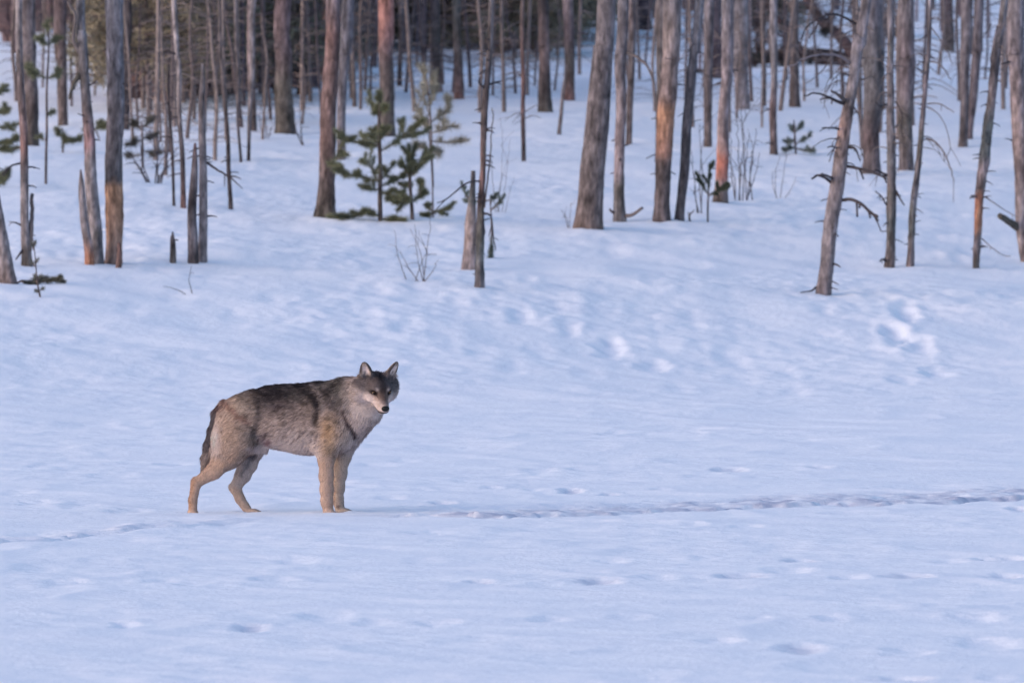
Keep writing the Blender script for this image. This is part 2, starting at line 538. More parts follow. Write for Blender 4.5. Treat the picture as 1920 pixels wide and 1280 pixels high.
def trunk_mesh(pts, d, base, cols, seed, top=-900, seg=14, bump=.10, flare=1.0, taper=.55, lichen=0.0, blunt=False):
    """pts: (photo px, py, width px) from the snow up; the last one carries on above the picture to row `top`"""
    p = [list(t) for t in pts]
    if top is not None and p[-1][1] <= 12:
        (x0, y0, w0), (x1, y1, w1) = p[-2], p[-1]
        k = (top - y1) / (y1 - y0)
        p.append([x1 + (x1 - x0) * k * .6, top, w1 * taper])
    p.insert(0, [p[0][0] - (p[1][0] - p[0][0]) * .02, p[0][1] + 26, p[0][2] * 1.0])   # runs on under the snow
    P = np.array([at(a, b, d) for a, b, w in p]) - base
    R = np.array([w for a, b, w in p]) * .5 / F * d
    n = max(8, int(np.linalg.norm(P[-1] - P[0]) / .055)); n = min(n, 150)
    Pp, Rr = smooth_path(P, R, n)
    hgt = Pp[:, 2]
    Rr = Rr * (1 + .16 * (flare - 0) * np.exp(-np.maximum(hgt, 0) / .10))
    Pp[:, 0] += .012 * vn3(hgt * 2.1 + seed * 7.7, hgt * 0, hgt * 0 + seed, 1) * np.minimum(1, np.maximum(hgt, 0) * 2)
    Pp[:, 1] += .02 * vn3(hgt * 1.3 + seed * 3.1, hgt * 0 + 4, hgt * 0 + seed, 1)
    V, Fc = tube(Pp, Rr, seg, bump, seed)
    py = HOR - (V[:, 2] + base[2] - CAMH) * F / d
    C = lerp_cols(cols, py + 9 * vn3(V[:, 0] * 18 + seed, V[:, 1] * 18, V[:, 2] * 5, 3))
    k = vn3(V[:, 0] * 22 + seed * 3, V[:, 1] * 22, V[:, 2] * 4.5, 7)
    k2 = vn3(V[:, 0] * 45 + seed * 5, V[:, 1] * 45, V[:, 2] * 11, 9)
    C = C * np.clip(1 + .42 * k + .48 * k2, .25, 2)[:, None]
    if lichen:
        m = sstep(.25, .5, vn3(V[:, 0] * 14 + 5, V[:, 1] * 14, V[:, 2] * 7 + seed, 2))[:, None] * lichen
        C = C * (1 - m) + np.array(LICHEN) * m
    return make_mesh("trunk", V, Fc, C, True, M_BARK)


def twig_mesh(P, r0, r1, col, seg=5, name="branch", bump=.15, seed=0, forks=0, rng=None):
    """a crooked dead branch with optional side twigs, one mesh"""
    L = np.linalg.norm(np.diff(np.asarray(P, float), axis=0), axis=1).sum()
    n = max(4, min(22, int(L / .05) + 3))
    Pp, Rr = smooth_path(P, np.linspace(r0, r1, len(P)), n)
    jit = np.stack([vn3(np.arange(n) * .9 + seed * 3.3, np.zeros(n) + k * 7, np.zeros(n) + seed, 3) for k in range(3)], 1)
    Pp = Pp + jit * L * .018 * np.linspace(0, 1, n)[:, None]
    V, Fc = tube(Pp, Rr, seg, bump, seed)
    Vs, Fs, off = [V], list(Fc), len(V)
    rng = rng or random
    for _ in range(forks):
        i = rng.randrange(max(1, n // 3), n - 1)
        t = Pp[i] - Pp[i - 1]; t = t / (np.linalg.norm(t) + 1e-9)
        q = np.array([rng.uniform(-1, 1), rng.uniform(-1, 1), rng.uniform(-1.2, .5)]); q = q / np.linalg.norm(q)
        dr = t * .7 + q * .8
        ln = L * rng.uniform(.12, .35)
        a = Pp[i]; b_ = a + dr * ln * .5; c = a + dr * ln + np.array([0, 0, -.12 * ln])
        v, f = tube(*smooth_path([a, b_, c], [Rr[i] * .75, Rr[i] * .6, r1 * .7], 5), seg=4)
        Vs.append(v); Fs += [tuple(j + off for j in ff) for ff in f]; off += len(v)
    return make_mesh(name, np.concatenate(Vs), Fs, np.array(col) * np.array([.60, .65, .74]), True, M_BRANCH)


def add_branch(root, base, d, pts, w0, w1, col=GREY, dy=0.0, forks=0, seed=0, seg=5):
    """pts: photo pixels from the trunk outwards; dy metres the tip leans towards (-) or away from the viewer"""
    n = len(pts)
    P = []
    for i, (a, b) in enumerate(pts):
        q = at(a, b, d)
        q[1] += dy * i / max(1, n - 1)
        P.append(q - base)
    rng = random.Random(seed * 7 + int(pts[0][0]))
    return link("branch", twig_mesh(P, w0 * .68 / F * d, w1 * .72 / F * d, col, seg, "branch", .15, seed, forks, rng), root)


def twigs_on(root, base, d, pts, n, lo, hi, seed, length, w=1.8, col=GREY):
    """long thin dead twigs, arching out and down"""
    rng = random.Random(seed)
    ys = [p[1] for p in pts][::-1]; xs = [p[0] for p in pts][::-1]
    for i in range(n):
        y = rng.uniform(lo, hi); x = float(np.interp(y, ys, xs))
        sgn = rng.choice((-1, 1)); ln = rng.uniform(*length)
        p = [(x, y), (x + sgn * ln * .4, y - ln * rng.uniform(-.05, .25)), (x + sgn * ln * .75, y + ln * rng.uniform(-.1, .3)), (x + sgn * ln * rng.uniform(.8, 1.1), y + ln * rng.uniform(.2, .8))]
        add_branch(root, base, d, p, w * rng.uniform(.8, 1.4), w * .4, col, rng.uniform(-.4, .4), rng.choice((0, 1, 2, 2)), seed + i)


def stubs(root, base, d, pts, n, lo, hi, seed, length=(8, 26), w=3.0, col=DARK, droop=.2):
    """short broken-off branch ends along a trunk"""
    rng = random.Random(seed)
    ys = [p[1] for p in pts][::-1]; xs = [p[0] for p in pts][::-1]; ws = [p[2] for p in pts][::-1]
    for i in range(n):
        y = rng.uniform(lo, hi)
        x = float(np.interp(y, ys, xs)); wd = float(np.interp(y, ys, ws))
        ang = rng.choice((0, math.pi)) + rng.gauss(0, .75)
        ln = rng.uniform(*length) / F * d
        o = at(x, y, d) - base
        dirv = np.array([math.cos(ang), math.sin(ang), rng.uniform(-.45, .4)])
        a = o + dirv * wd * .30 / F * d
        e = a + dirv * (wd * .2 / F * d + ln) + np.array([0, 0, -droop * ln * rng.uniform(0, 1.5)])
        m = (a + e) / 2 + np.array([0, 0, .10 * ln])
        link("branch", twig_mesh([a, m, e], w * .62 / F * d * rng.uniform(.7, 1.3), .4 * w * .6 / F * d, col, 5, "branch", .2, seed + i, rng.choice((0, 0, 1)), rng), root)


# ---- pine crowns high above the picture, one shared set of meshes
def blades(P, D, L, wd, rng):
    """thin needle triangles: points, directions, lengths"""
    n = len(P)
    s = np.cross(D, rng.standard_normal((n, 3))); s /= np.linalg.norm(s, axis=1)[:, None] + 1e-9
    V = np.stack([P - s * wd, P + s * wd, P + D * L[:, None]], 1).reshape(-1, 3)
    T = np.arange(n * 3).reshape(-1, 3)
    return V, T


def crown_mesh(seed, h0, h1, rad, nb, per, col, needle=.10, wd=.006, droop=.0, name="crown"):
    """a live crown: limbs in whorls, each with tufts of needle blades and gaps between"""
    rng = np.random.default_rng(seed)
    Vw, Fw, off = [], [], 0
    VN, TN, CN, no = [], [], [], 0
    for i in range(nb):
        t = rng.random()
        z = h0 + (h1 - h0) * t
        a = rng.random() * 2 * np.pi
        ln = rad * (1.05 - .8 * t) * rng.uniform(.55, 1.15)
        dr = np.array([math.cos(a), math.sin(a), rng.uniform(-.15, .45) - droop])
        p0 = np.array([0, 0, z]); p1 = p0 + dr * ln * .55; p2 = p1 + (dr + np.array([0, 0, .25])) * ln * .45
        v, f = tube(*smooth_path([p0, p1, p2], [.022, .013, .004], 6), seg=4, cap=False)
        Vw.append(v); Fw += [tuple(j + off for j in q) for q in f]; off += len(v)
        s = rng.random(per) ** .6
        P = np.where((s < .55)[:, None], p0 + (p1 - p0) * (s / .55)[:, None], p1 + (p2 - p1) * ((s - .55) / .45)[:, None])
        cl = rng.integers(0, 7, per)
        cc = rng.normal(0, .13 * ln, (7, 3)); P = P + cc[cl] * s[:, None] + rng.normal(0, .03, (per, 3))
        D = dr * .5 + rng.standard_normal((per, 3)) * .75 + np.array([0, 0, .2]); D /= np.linalg.norm(D, axis=1)[:, None]
        V, T = blades(P, D, needle * rng.uniform(.6, 1.3, per), wd, rng)
        VN.append(V); TN.append(T + no); no += len(V)
        c = np.array(col) * rng.uniform(.7, 1.35)
        CN.append(np.repeat(c[None] * rng.uniform(.75, 1.3, per)[:, None], 3, 0))
    V1 = np.concatenate(Vw); V2 = np.concatenate(VN)
    Fc = Fw + [tuple(t) for t in (np.concatenate(TN) + len(V1))]
    C = np.concatenate([np.tile(np.array(BROWN), (len(V1), 1)), np.concatenate(CN)])
    return make_mesh(name, V1.tolist() and np.concatenate([V1, V2]), Fc, C, False, M_NEEDLE)


HIGH_CROWNS = [crown_mesh(40 + i, 0, 4.2, 1.7, 34, 46, NEEDLES, .16, .010) for i in range(3)]


def live_crown(root, height, k, s=1.0):
    o = link("crown", HIGH_CROWNS[k % 3], root, (0, 0, height))
    o.rotation_euler.z = k * 1.7
    o.scale = (s, s, s)


def tree(name, label, pts, cols, seed, cat="tree", top=-900, crown=False, dz=0.0, nst=0, strange=(20, 300), slen=(8, 26), sw=3.0, scol=DARK, group=None, **kw):
    x, d, z = place(pts[0][0], pts[0][1])
    base = np.array([x, d, z])
    root = thing(name, label, cat, tuple(base), group)
    link("trunk", trunk_mesh(pts, d, base, cols, seed, top=top, **kw), root)
    if nst:
        stubs(root, base, d, pts, nst, strange[0], strange[1], seed, slen, sw, scol)
    if crown:
        hgt = (pts[0][1] - top) / F * d
        live_crown(root, hgt - 3.0, seed)
    return root, base, d


# -------- the nearer trunks, left to right
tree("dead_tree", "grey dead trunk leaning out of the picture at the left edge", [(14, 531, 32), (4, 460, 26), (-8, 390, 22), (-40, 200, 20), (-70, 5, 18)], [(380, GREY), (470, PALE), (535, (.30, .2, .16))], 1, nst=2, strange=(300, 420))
r, b, d = tree("dead_tree", "slim pale dead tree with a thin forked stub, left of the split trunk", [(51, 500, 20), (48, 420, 16), (45, 300, 15), (39, 150, 14), (34, 5, 13)], [(0, PALE), (120, GREY), (280, RED), (330, GREY), (440, PALE), (500, OLIVE)], 2, nst=7, strange=(90, 460), slen=(10, 24))
add_branch(r, b, d, [(55, 470), (59, 425), (60, 362)], 8, 5, GREY, .05, 1, 3)
add_branch(r, b, d, [(42, 305), (20, 312), (4, 328)], 3.5, 1.5, DARK, -.2, 1, 4)
add_branch(r, b, d, [(44, 465), (36, 478), (30, 486)], 4, 2, DARK, -.1, 0, 5)
tree("pine_tree", "thick grey-brown pine trunk at the far left behind the slim pale one", [(58, 275, 27), (58, 180, 26), (56, 90, 28), (50, 5, 30)], [(0, (.27, .2, .18)), (120, GREY), (200, BROWN), (280, OLIVE)], 3, crown=True)
tree("pine_tree", "brown pine trunk beside the thick grey one at the far left", [(118, 236, 17), (117, 120, 19), (112, 5, 24)], [(0, (.26, .17, .155)), (120, BROWN), (240, BROWN)], 4, crown=True)
r, b, d = tree("dead_tree", "split grey snag with a broken slab and orange base, beside the orange-footed pine", [(181, 496, 27), (178, 420, 26), (170, 300, 22), (160, 160, 18), (153, 60, 17), (150, 5, 17)], [(0, (.27, .24, .235)), (200, GREY), (270, (.42, .22, .19)), (310, PALE), (400, PALE), (500, (.20, .17, .16))], 5, nst=5, strange=(40, 330), slen=(6, 14), lichen=.3)
slab = trunk_mesh([(170, 533, 16), (166, 470, 17), (158, 400, 15), (152, 350, 12), (150, 318, 3)], d - .3, b, [(320, PALE), (440, (.40, .30, .26)), (480, (.42, .19, .11)), (533, ORANGE)], 6, top=None, bump=.14)
link("broken_slab", slab, r)
add_branch(r, b, d, [(150, 100), (138, 72), (142, 30), (128, 2)], 7, 4, GREY, -.1, 0, 7)
add_branch(r, b, d, [(149, 140), (137, 160), (131, 186)], 9, 3, OLIVE, -.1, 2, 8)
add_branch(r, b, d, [(168, 160), (178, 155), (185, 148)], 3, 1.5, DARK, -.1, 1, 9)
r, b, d = tree("pine_tree", "straight grey pine with its lower trunk stripped to orange wood", [(213, 496, 32), (214, 420, 33), (214, 300, 32), (216, 150, 32), (215, 5, 33)], [(0, (.28, .245, .245)), (130, (.26, .22, .215)), (260, GREY), (338, (.17, .14, .125)), (352, (.45, .24, .13)), (420, (.42, .23, .135)), (500, (.40, .25, .18))], 7, crown=True, nst=3, strange=(80, 300), slen=(5, 12), seg=18)
link("bark_strip", trunk_mesh([(222, 531, 12), (222, 505, 11), (224, 480, 10), (224, 455, 5)], d - .55, b, [(455, RED), (531, (.33, .2, .15))], 8, top=None, bump=.12), r)
tree("dead_tree", "narrow dark trunk half hidden behind the orange-footed pine", [(236, 242, 13), (238, 120, 13), (240, 5, 14)], [(0, DARK), (240, DARK)], 9)
tree("dead_tree", "thin pale-topped dead stem left of the broken twin snag", [(344, 390, 10), (340, 250, 9), (333, 120, 9), (325, 5, 10)], [(0, PALE), (150, PALE), (220, GREY), (300, DARK), (390, RED)], 10, nst=8, strange=(60, 340))
tree("dead_tree", "spindly blurred stem beside the pale-topped one", [(326, 388, 5), (324, 300, 6), (318, 200, 6), (316, 120, 4)], [(120, DARK), (388, DARK)], 11, top=None, nst=5, strange=(180, 330))
r, b, d = tree("dead_tree", "broken twin snag, two pale dead trunks side by side, one snapped off pointed", [(380, 493, 17), (380, 400, 16), (379, 280, 15), (377, 200, 12), (379, 150, 9), (378, 120, 3)], [(120, PALE), (200, GREY), (300, PALE), (420, (.34, .27, .24)), (493, PALE)], 12, top=None, nst=9, strange=(270, 470), slen=(8, 22))
link("twin_trunk", trunk_mesh([(362, 493, 19), (361, 430, 18), (363, 350, 15), (365, 290, 9), (366, 268, 4)], d - .12, b, [(270, RED), (320, GREY), (380, DARK), (430, (.32, .25, .23)), (493, BROWN)], 13, top=None, bump=.10), r)
add_branch(r, b, d, [(388, 305), (405, 317), (420, 325), (440, 338), (455, 353)], 4, 1.2, DARK, -.3, 2, 14)
tree("tree_stump", "small grey broken stump standing in the snow left of the twin snag", [(324, 495, 11), (324, 465, 11), (323, 445, 8), (324, 434, 2)], [(434, GREY), (495, OLIVE)], 14, cat="stump", top=None, nst=1, strange=(450, 460), slen=(4, 8))
tree("dead_tree", "thin dark stem with a drooping side, right of the twin snag", [(433, 390, 8), (428, 290, 8), (423, 200, 8), (417, 120, 7), (410, 5, 7)], [(0, GREY), (200, BROWN), (390, DARK)], 15, nst=7, strange=(60, 340), slen=(8, 20))
tree("dead_tree", "thin leaning stem, left one of a close pair mid-left", [(452, 303, 5), (447, 220, 6), (444, 100, 7), (440, 5, 7)], [(0, GREY), (303, DARK)], 16)
tree("dead_tree", "thin leaning stem, right one of a close pair mid-left", [(466, 302, 6), (468, 250, 7), (472, 100, 9), (474, 5, 11)], [(0, PALE), (180, PALE), (300, DARK)], 17)
tree("pine_tree", "medium brown trunk just left of the thick olive-brown pine", [(474, 248, 15), (472, 160, 13), (470, 60, 12), (470, 5, 12)], [(0, PINK), (150, PINK), (200, BROWN), (248, BROWN)], 18, crown=True)
tree("pine_tree", "thick olive-brown pine trunk standing mid-left", [(535, 252, 36), (533, 160, 33), (531, 80, 30), (530, 5, 30)], [(0, (.24, .15, .14)), (100, (.23, .15, .135)), (160, OLIVE), (252, OLIVE)], 19, crown=True, seg=18)
tree("pine_tree", "dim trunk right of the thick olive-brown pine", [(568, 178, 22), (568, 100, 20), (566, 5, 20)], [(0, BROWN), (178, DARK)], 20, crown=True)
tree("pine_tree", "tall reddish-brown pine trunk beside the young bushy pine", [(610, 407, 36), (613, 330, 31), (617, 220, 30), (622, 120, 28), (624, 5, 26)], [(0, (.36, .24, .22)), (60, RED), (150, (.27, .16, .13)), (260, (.27, .16, .125)), (350, BROWN), (407, OLIVE)], 21, crown=True, seg=18, flare=1.6)
tree("pine_tree", "pale lilac-grey trunk just right of the tall reddish pine", [(640, 300, 17), (641, 200, 16), (645, 100, 20), (652, 5, 24)], [(0, (.26, .22, .22)), (300, (.33, .26, .24))], 22, crown=True)
tree("pine_tree", "pine with bright orange upper bark behind the young bushy pine", [(727, 256, 28), (726, 150, 27), (724, 90, 27), (723, 5, 28)], [(0, (.50, .24, .18)), (50, (.47, .22, .17)), (90, (.33, .19, .16)), (125, BROWN), (256, OLIVE)], 23, crown=True, seg=18)
tree("dead_tree", "thin dark trunk right of the orange-barked pine", [(749, 162, 9), (750, 80, 9), (752, 5, 9)], [(0, PALE), (60, GREY), (160, DARK)], 24)
tree("dead_tree", "slanting bare pole left of the orange-barked pine", [(665, 202, 8), (664, 140, 7), (660, 60, 8), (662, 5, 8)], [(0, GREY), (202, GREY)], 25)
tree("pine_tree", "far reddish trunk left of a matching one, upper middle", [(822, 174, 17), (818, 100, 17), (815, 5, 18)], [(0, (.24, .17, .15)), (80, OLIVE), (174, RED)], 26, crown=True)
tree("pine_tree", "far reddish trunk, right of a matching one, upper middle", [(861, 187, 19), (859, 100, 17), (855, 5, 16)], [(0, LICHEN), (60, OLIVE), (120, BROWN), (187, RED)], 27, crown=True)
# -------- foreground dead tree in the middle and the pale stump behind it
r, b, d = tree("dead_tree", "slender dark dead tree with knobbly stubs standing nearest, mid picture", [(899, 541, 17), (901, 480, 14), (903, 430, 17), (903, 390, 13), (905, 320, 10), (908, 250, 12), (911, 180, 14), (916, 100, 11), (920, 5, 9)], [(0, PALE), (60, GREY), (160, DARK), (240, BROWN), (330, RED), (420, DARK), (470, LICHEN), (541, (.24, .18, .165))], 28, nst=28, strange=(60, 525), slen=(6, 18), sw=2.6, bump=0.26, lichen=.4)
add_branch(r, b, d, [(899, 340), (880, 341), (858, 355), (838, 372), (819, 380)], 3.2, 1.4, DARK, -.3, 1, 30)
add_branch(r, b, d, [(908, 165), (898, 155), (900, 145)], 4, 2, DARK, -.1, 0, 31)
add_branch(r, b, d, [(914, 160), (930, 155), (940, 152)], 4, 2, DARK, .1, 1, 32)
add_branch(r, b, d, [(908, 390), (915, 330), (920, 270), (925, 200)], 3, 1.2, BROWN, .15, 1, 33)
add_branch(r, b, d, [(906, 400), (920, 405), (924, 440), (930, 470)], 3, 1.2, DARK, .1, 2, 34)
tree("tree_stump", "tall pale splintered stump right behind the slender dark dead tree", [(880, 506, 27), (881, 470, 25), (882, 420, 22), (886, 370, 11), (888, 320, 8)], [(320, GREY), (375, LICHEN), (390, (.50, .36, .29)), (450, (.48, .32, .24)), (506, (.42, .31, .27))], 29, cat="stump", top=None, bump=.15, nst=2, strange=(360, 480), slen=(6, 16))
# -------- middle to right
tree("dead_tree", "thin dark stem with sparse drooping twigs right of the central dead tree", [(982, 303, 8), (982, 220, 8), (980, 100, 8), (979, 5, 8)], [(0, BROWN), (150, RED), (303, DARK)], 30, nst=16, strange=(40, 230), slen=(20, 60), sw=1.8, scol=GREY)
tree("pine_tree", "far brown trunk with a mossy foot, left of the great leaning trunk", [(1022, 212, 27), (1021, 140, 22), (1019, 70, 20), (1018, 5, 20)], [(0, DARK), (100, (.30, .19, .155)), (160, BROWN), (212, OLIVE)], 31, crown=True)
tree("pine_tree", "far red-brown trunk next to the great leaning trunk, on its left", [(1067, 188, 20), (1067, 100, 19), (1066, 5, 20)], [(0, PINK), (60, (.24, .16, .15)), (120, OLIVE), (188, RED)], 32, crown=True)
tree("dead_tree", "short thin leaning pole at the foot of the far red-brown trunk", [(1048, 253, 7), (1053, 210, 7), (1058, 160, 6), (1062, 120, 3)], [(120, GREY), (253, GREY)], 33, top=None)
tree("pine_tree", "great smooth leaning trunk, thickest in the picture, centre right", [(1103, 430, 54), (1107, 380, 49), (1113, 300, 47), (1122, 180, 43), (1130, 90, 38), (1137, 5, 35)], [(0, (.26, .205, .19)), (150, (.25, .19, .17)), (300, (.24, .18, .155)), (400, (.27, .19, .155)), (430, (.30, .20, .15))], 34, seg=24, bump=.035, crown=True, flare=.6)
r, b, d = tree("dead_tree", "pale pinkish dead trunk right of the great leaning trunk, with a forked foot", [(1162, 413, 23), (1161, 350, 20), (1162, 250, 19), (1164, 120, 20), (1168, 5, 21)], [(0, (.27, .22, .21)), (110, (.33, .26, .24)), (250, PINK), (330, PINK), (350, OLIVE), (413, (.36, .29, .25))], 35, nst=4, strange=(140, 390), slen=(6, 14))
add_branch(r, b, d, [(1170, 405), (1185, 403), (1204, 389)], 6, 4, GREY, -.2, 0, 36)
add_branch(r, b, d, [(1156, 400), (1148, 397), (1143, 392)], 5, 3, GREY, -.1, 0, 37)
add_branch(r, b, d, [(1172, 98), (1195, 108), (1215, 128), (1229, 160)], 5, 2.5, GREY, -.2, 0, 38)
tree("dead_tree", "slim grey trunk behind the pale pinkish one", [(1179, 271, 11), (1181, 180, 13), (1184, 5, 14)], [(0, PINK), (100, GREY), (271, BROWN)], 36)
tree("pine_tree", "far dark trunk high up, right of the great leaning trunk", [(1208, 57, 28), (1206, 30, 28), (1205, 4, 28)], [(0, (.2, .12, .12)), (57, DARK)], 37, crown=True)
r, b, d = tree("dead_tree", "brown trunk with peeling orange and cream bark, centre right", [(1240, 416, 31), (1242, 360, 28), (1244, 300, 30), (1250, 220, 33), (1256, 120, 33), (1262, 5, 34)], [(0, (.29, .235, .22)), (55, (.44, .32, .26)), (130, (.38, .26, .21)), (185, (.30, .19, .15)), (210, (.44, .23, .13)), (290, (.36, .19, .13)), (310, BROWN), (416, (.24, .17, .145))], 38, nst=6, strange=(30, 330), slen=(8, 22), bump=.10, seg=18)
tree("pine_tree", "grey trunk directly behind the peeling orange one", [(1236, 304, 14), (1237, 180, 15), (1240, 5, 18)], [(0, GREY), (304, OLIVE)], 39, crown=True)
tree("dead_tree", "dark grey leaning trunk right beside the peeling orange one", [(1273, 416, 18), (1281, 330, 18), (1290, 230, 19), (1302, 100, 17), (1313, 5, 18)], [(0, (.25, .225, .225)), (120, (.18, .155, .155)), (416, (.15, .125, .12))], 40, nst=9, strange=(40, 240), slen=(8, 30), sw=2)
tree("pine_tree", "slim brown trunk between the leaning grey one and the red-patched one", [(1327, 276, 16), (1327, 150, 17), (1328, 5, 18)], [(0, (.3, .24, .23)), (276, BROWN)], 41, crown=True)
tree("pine_tree", "far broad reddish trunk, upper right of centre", [(1342, 147, 26), (1341, 80, 26), (1340, 5, 26)], [(0, (.25, .17, .165)), (147, (.23, .135, .12))], 42, crown=True)
tree("dead_tree", "pinkish trunk with a rust-red patch near its foot, behind the seedling", [(1351, 381, 28), (1354, 320, 23), (1358, 220, 21), (1361, 120, 21), (1364, 5, 22)], [(0, (.33, .27, .26)), (150, (.36, .26, .235)), (240, PINK), (285, (.45, .25, .19)), (300, (.45, .16, .10)), (330, (.42, .17, .12)), (350, (.36, .24, .20)), (381, OLIVE)], 43, nst=4, strange=(120, 330), slen=(6, 18))
tree("dead_tree", "pale cream trunk right of the rust-patched one", [(1392, 204, 26), (1391, 120, 26), (1388, 5, 26)], [(0, (.36, .30, .28)), (60, (.46, .37, .33)), (204, (.40, .31, .275))], 44)
tree("dead_tree", "narrow brown trunk by the pale cream one", [(1432, 200, 8), (1432, 100, 9), (1431, 5, 9)], [(0, BROWN), (200, BROWN)], 45)
tree("dead_tree", "slim pinkish trunk standing before the fallen spruce", [(1451, 292, 14), (1450, 200, 14), (1450, 150, 12), (1449, 5, 14)], [(0, (.34, .28, .27)), (140, (.4, .33, .3)), (190, (.3, .19, .17)), (292, BROWN)], 46, nst=2, strange=(200, 280))
tree("pine_tree", "blurred trunk at the right end of the fallen spruce", [(1490, 202, 20), (1490, 120, 17), (1491, 5, 16)], [(0, GREY), (202, BROWN)], 47, crown=True)
# -------- right: foreground leaning snag and its neighbours
r, b, d = tree("dead_tree", "leaning bare snag with curved dead branches, nearest tree on the right", [(1543, 553, 26), (1550, 500, 27), (1560, 420, 27), (1573, 320, 27), (1588, 220, 23), (1600, 140, 22), (1612, 70, 21), (1624, 5, 20)], [(0, (.36, .285, .265)), (120, (.33, .26, .24)), (190, GREY), (240, (.40, .24, .18)), (300, (.42, .30, .255)), (400, (.33, .255, .23)), (480, (.36, .275, .245)), (553, (.30, .215, .19))], 48, nst=9, strange=(60, 540), slen=(4, 24), sw=2.6, bump=0.14)
BR = [
    ([(1604, 45), (1580, 32), (1562, 27), (1545, 30), (1525, 40)], 4.5, 2, DARK, -.5, 3),
    ([(1527, 40), (1512, 52), (1498, 75)], 2.6, 1.5, DARK, -.4, 2),
    ([(1598, 122), (1575, 106), (1545, 102), (1510, 110), (1474, 127)], 4.5, 1.5, (.34, .27, .26), -.5, 1),
    ([(1557, 108), (1545, 128), (1530, 142), (1509, 158)], 2, 1, GREY, -.5, 0),
    ([(1588, 196), (1570, 190), (1552, 182), (1530, 176), (1504, 180)], 6, 2, DARK, -.4, 2),
    ([(1586, 190), (1570, 178), (1556, 171)], 6, 3, BROWN, -.5, 0),
    ([(1576, 243), (1560, 240), (1540, 240)], 4, 1.5, DARK, -.3, 2),
    ([(1574, 250), (1564, 275), (1552, 302)], 2.2, 1.5, DARK, -.4, 1),
    ([(1572, 280), (1560, 275), (1549, 276)], 2.6, 1.5, DARK, -.3, 0),
    ([(1560, 343), (1546, 333), (1532, 328), (1521, 336)], 5.5, 2.5, DARK, -.3, 1),
    ([(1562, 335), (1550, 329), (1538, 326)], 4.5, 2.5, DARK, -.4, 0),
    ([(1578, 376), (1596, 374), (1615, 384), (1632, 400), (1642, 404)], 5, 4, DARK, -.4, 4),
    ([(1638, 404), (1645, 418), (1651, 433), (1660, 432)], 2.2, 1.2, DARK, -.4, 0),
    ([(1588, 312), (1605, 315), (1625, 320), (1645, 328), (1661, 336)], 5, 3, DARK, -.2, 2),
    ([(1590, 276), (1603, 280), (1610, 300)], 5, 2, DARK, -.3, 1),
    ([(1562, 494), (1570, 497), (1574, 500)], 3.5, 2, DARK, -.2, 0),
    ([(1530, 538), (1520, 545), (1500, 548)], 3, 1.4, DARK, -.2, 0),
    ([(1556, 538), (1562, 540), (1570, 543)], 2.4, 1.3, DARK, -.2, 0),
    ([(1612, 60), (1608, 110), (1600, 150)], 5, 3, DARK, .2, 0),
    ([(1600, 200), (1608, 215), (1612, 236)], 2.4, 1, DARK, -.3, 1),
]
for i, (p, a, c, cl, dy, fk) in enumerate(BR):
    add_branch(r, b, d, p, a, c, cl, dy, fk, 60 + i)
twigs_on(r, b, d, [(1543, 553), (1573, 320), (1624, 5)], 16, 10, 330, 400, (20, 70), 2.0, GREY)
tree("pine_tree", "thick grey trunk right behind the leaning snag, dark stained at its foot", [(1634, 329, 32), (1634, 250, 31), (1636, 150, 36), (1634, 5, 42)], [(0, (.28, .22, .215)), (120, (.21, .185, .175)), (200, (.20, .165, .15)), (260, (.19, .12, .105)), (329, (.24, .18, .16))], 49, seg=18, crown=True)
r, b, d = tree("dead_tree", "thin mottled dead tree, left of two standing close on the right", [(1669, 502, 19), (1670, 430, 18), (1671, 360, 17), (1672, 280, 15), (1671, 150, 14), (1669, 5, 13)], [(0, (.36, .29, .27)), (150, GREY), (300, (.33, .28, .265)), (360, BROWN), (420, LICHEN), (470, GREY), (502, BROWN)], 50, nst=24, strange=(90, 490), slen=(5, 16), sw=2.4, bump=0.21, lichen=.4)
for i, (p, a, c, fk) in enumerate([([(1662, 384), (1652, 368), (1640, 358)], 3, 1.6, 2), ([(1680, 358), (1688, 375), (1695, 385)], 3.5, 1.6, 0), ([(1662, 490), (1654, 486), (1648, 489)], 4, 2, 1), ([(1679, 190), (1690, 215), (1688, 240), (1692, 260)], 2.2, 1.2, 2), ([(1662, 330), (1650, 322), (1640, 318)], 4, 2.5, 1), ([(1663, 195), (1650, 200), (1640, 190)], 3, 1.5, 2)]):
    add_branch(r, b, d, p, a, c, DARK, -.2, fk, 90 + i)
twigs_on(r, b, d, [(1669, 502), (1671, 150), (1669, 5)], 16, 60, 360, 430, (15, 50), 1.8, GREY)
tree("pine_tree", "thick grey-brown trunk behind the pair of thin mottled trees", [(1699, 321, 25), (1699, 250, 27), (1700, 120, 31), (1698, 5, 30)], [(0, (.3, .24, .225)), (100, (.28, .2, .19)), (170, (.33, .24, .23)), (220, OLIVE), (321, (.24, .18, .165))], 51, crown=True, seg=18)
r, b, d = tree("dead_tree", "thin mottled dead tree with long arching twigs on its right", [(1706, 502, 12), (1710, 440, 13), (1715, 380, 13), (1722, 300, 11), (1731, 200, 9), (1738, 110, 9), (1743, 5, 7)], [(0, (.33, .27, .26)), (150, (.24, .18, .18)), (300, GREY), (370, (.30, .25, .235)), (430, LICHEN), (470, (.36, .28, .26)), (502, PINK)], 51, nst=23, strange=(60, 480), slen=(4, 12), sw=2.2, bump=0.24, lichen=.4)
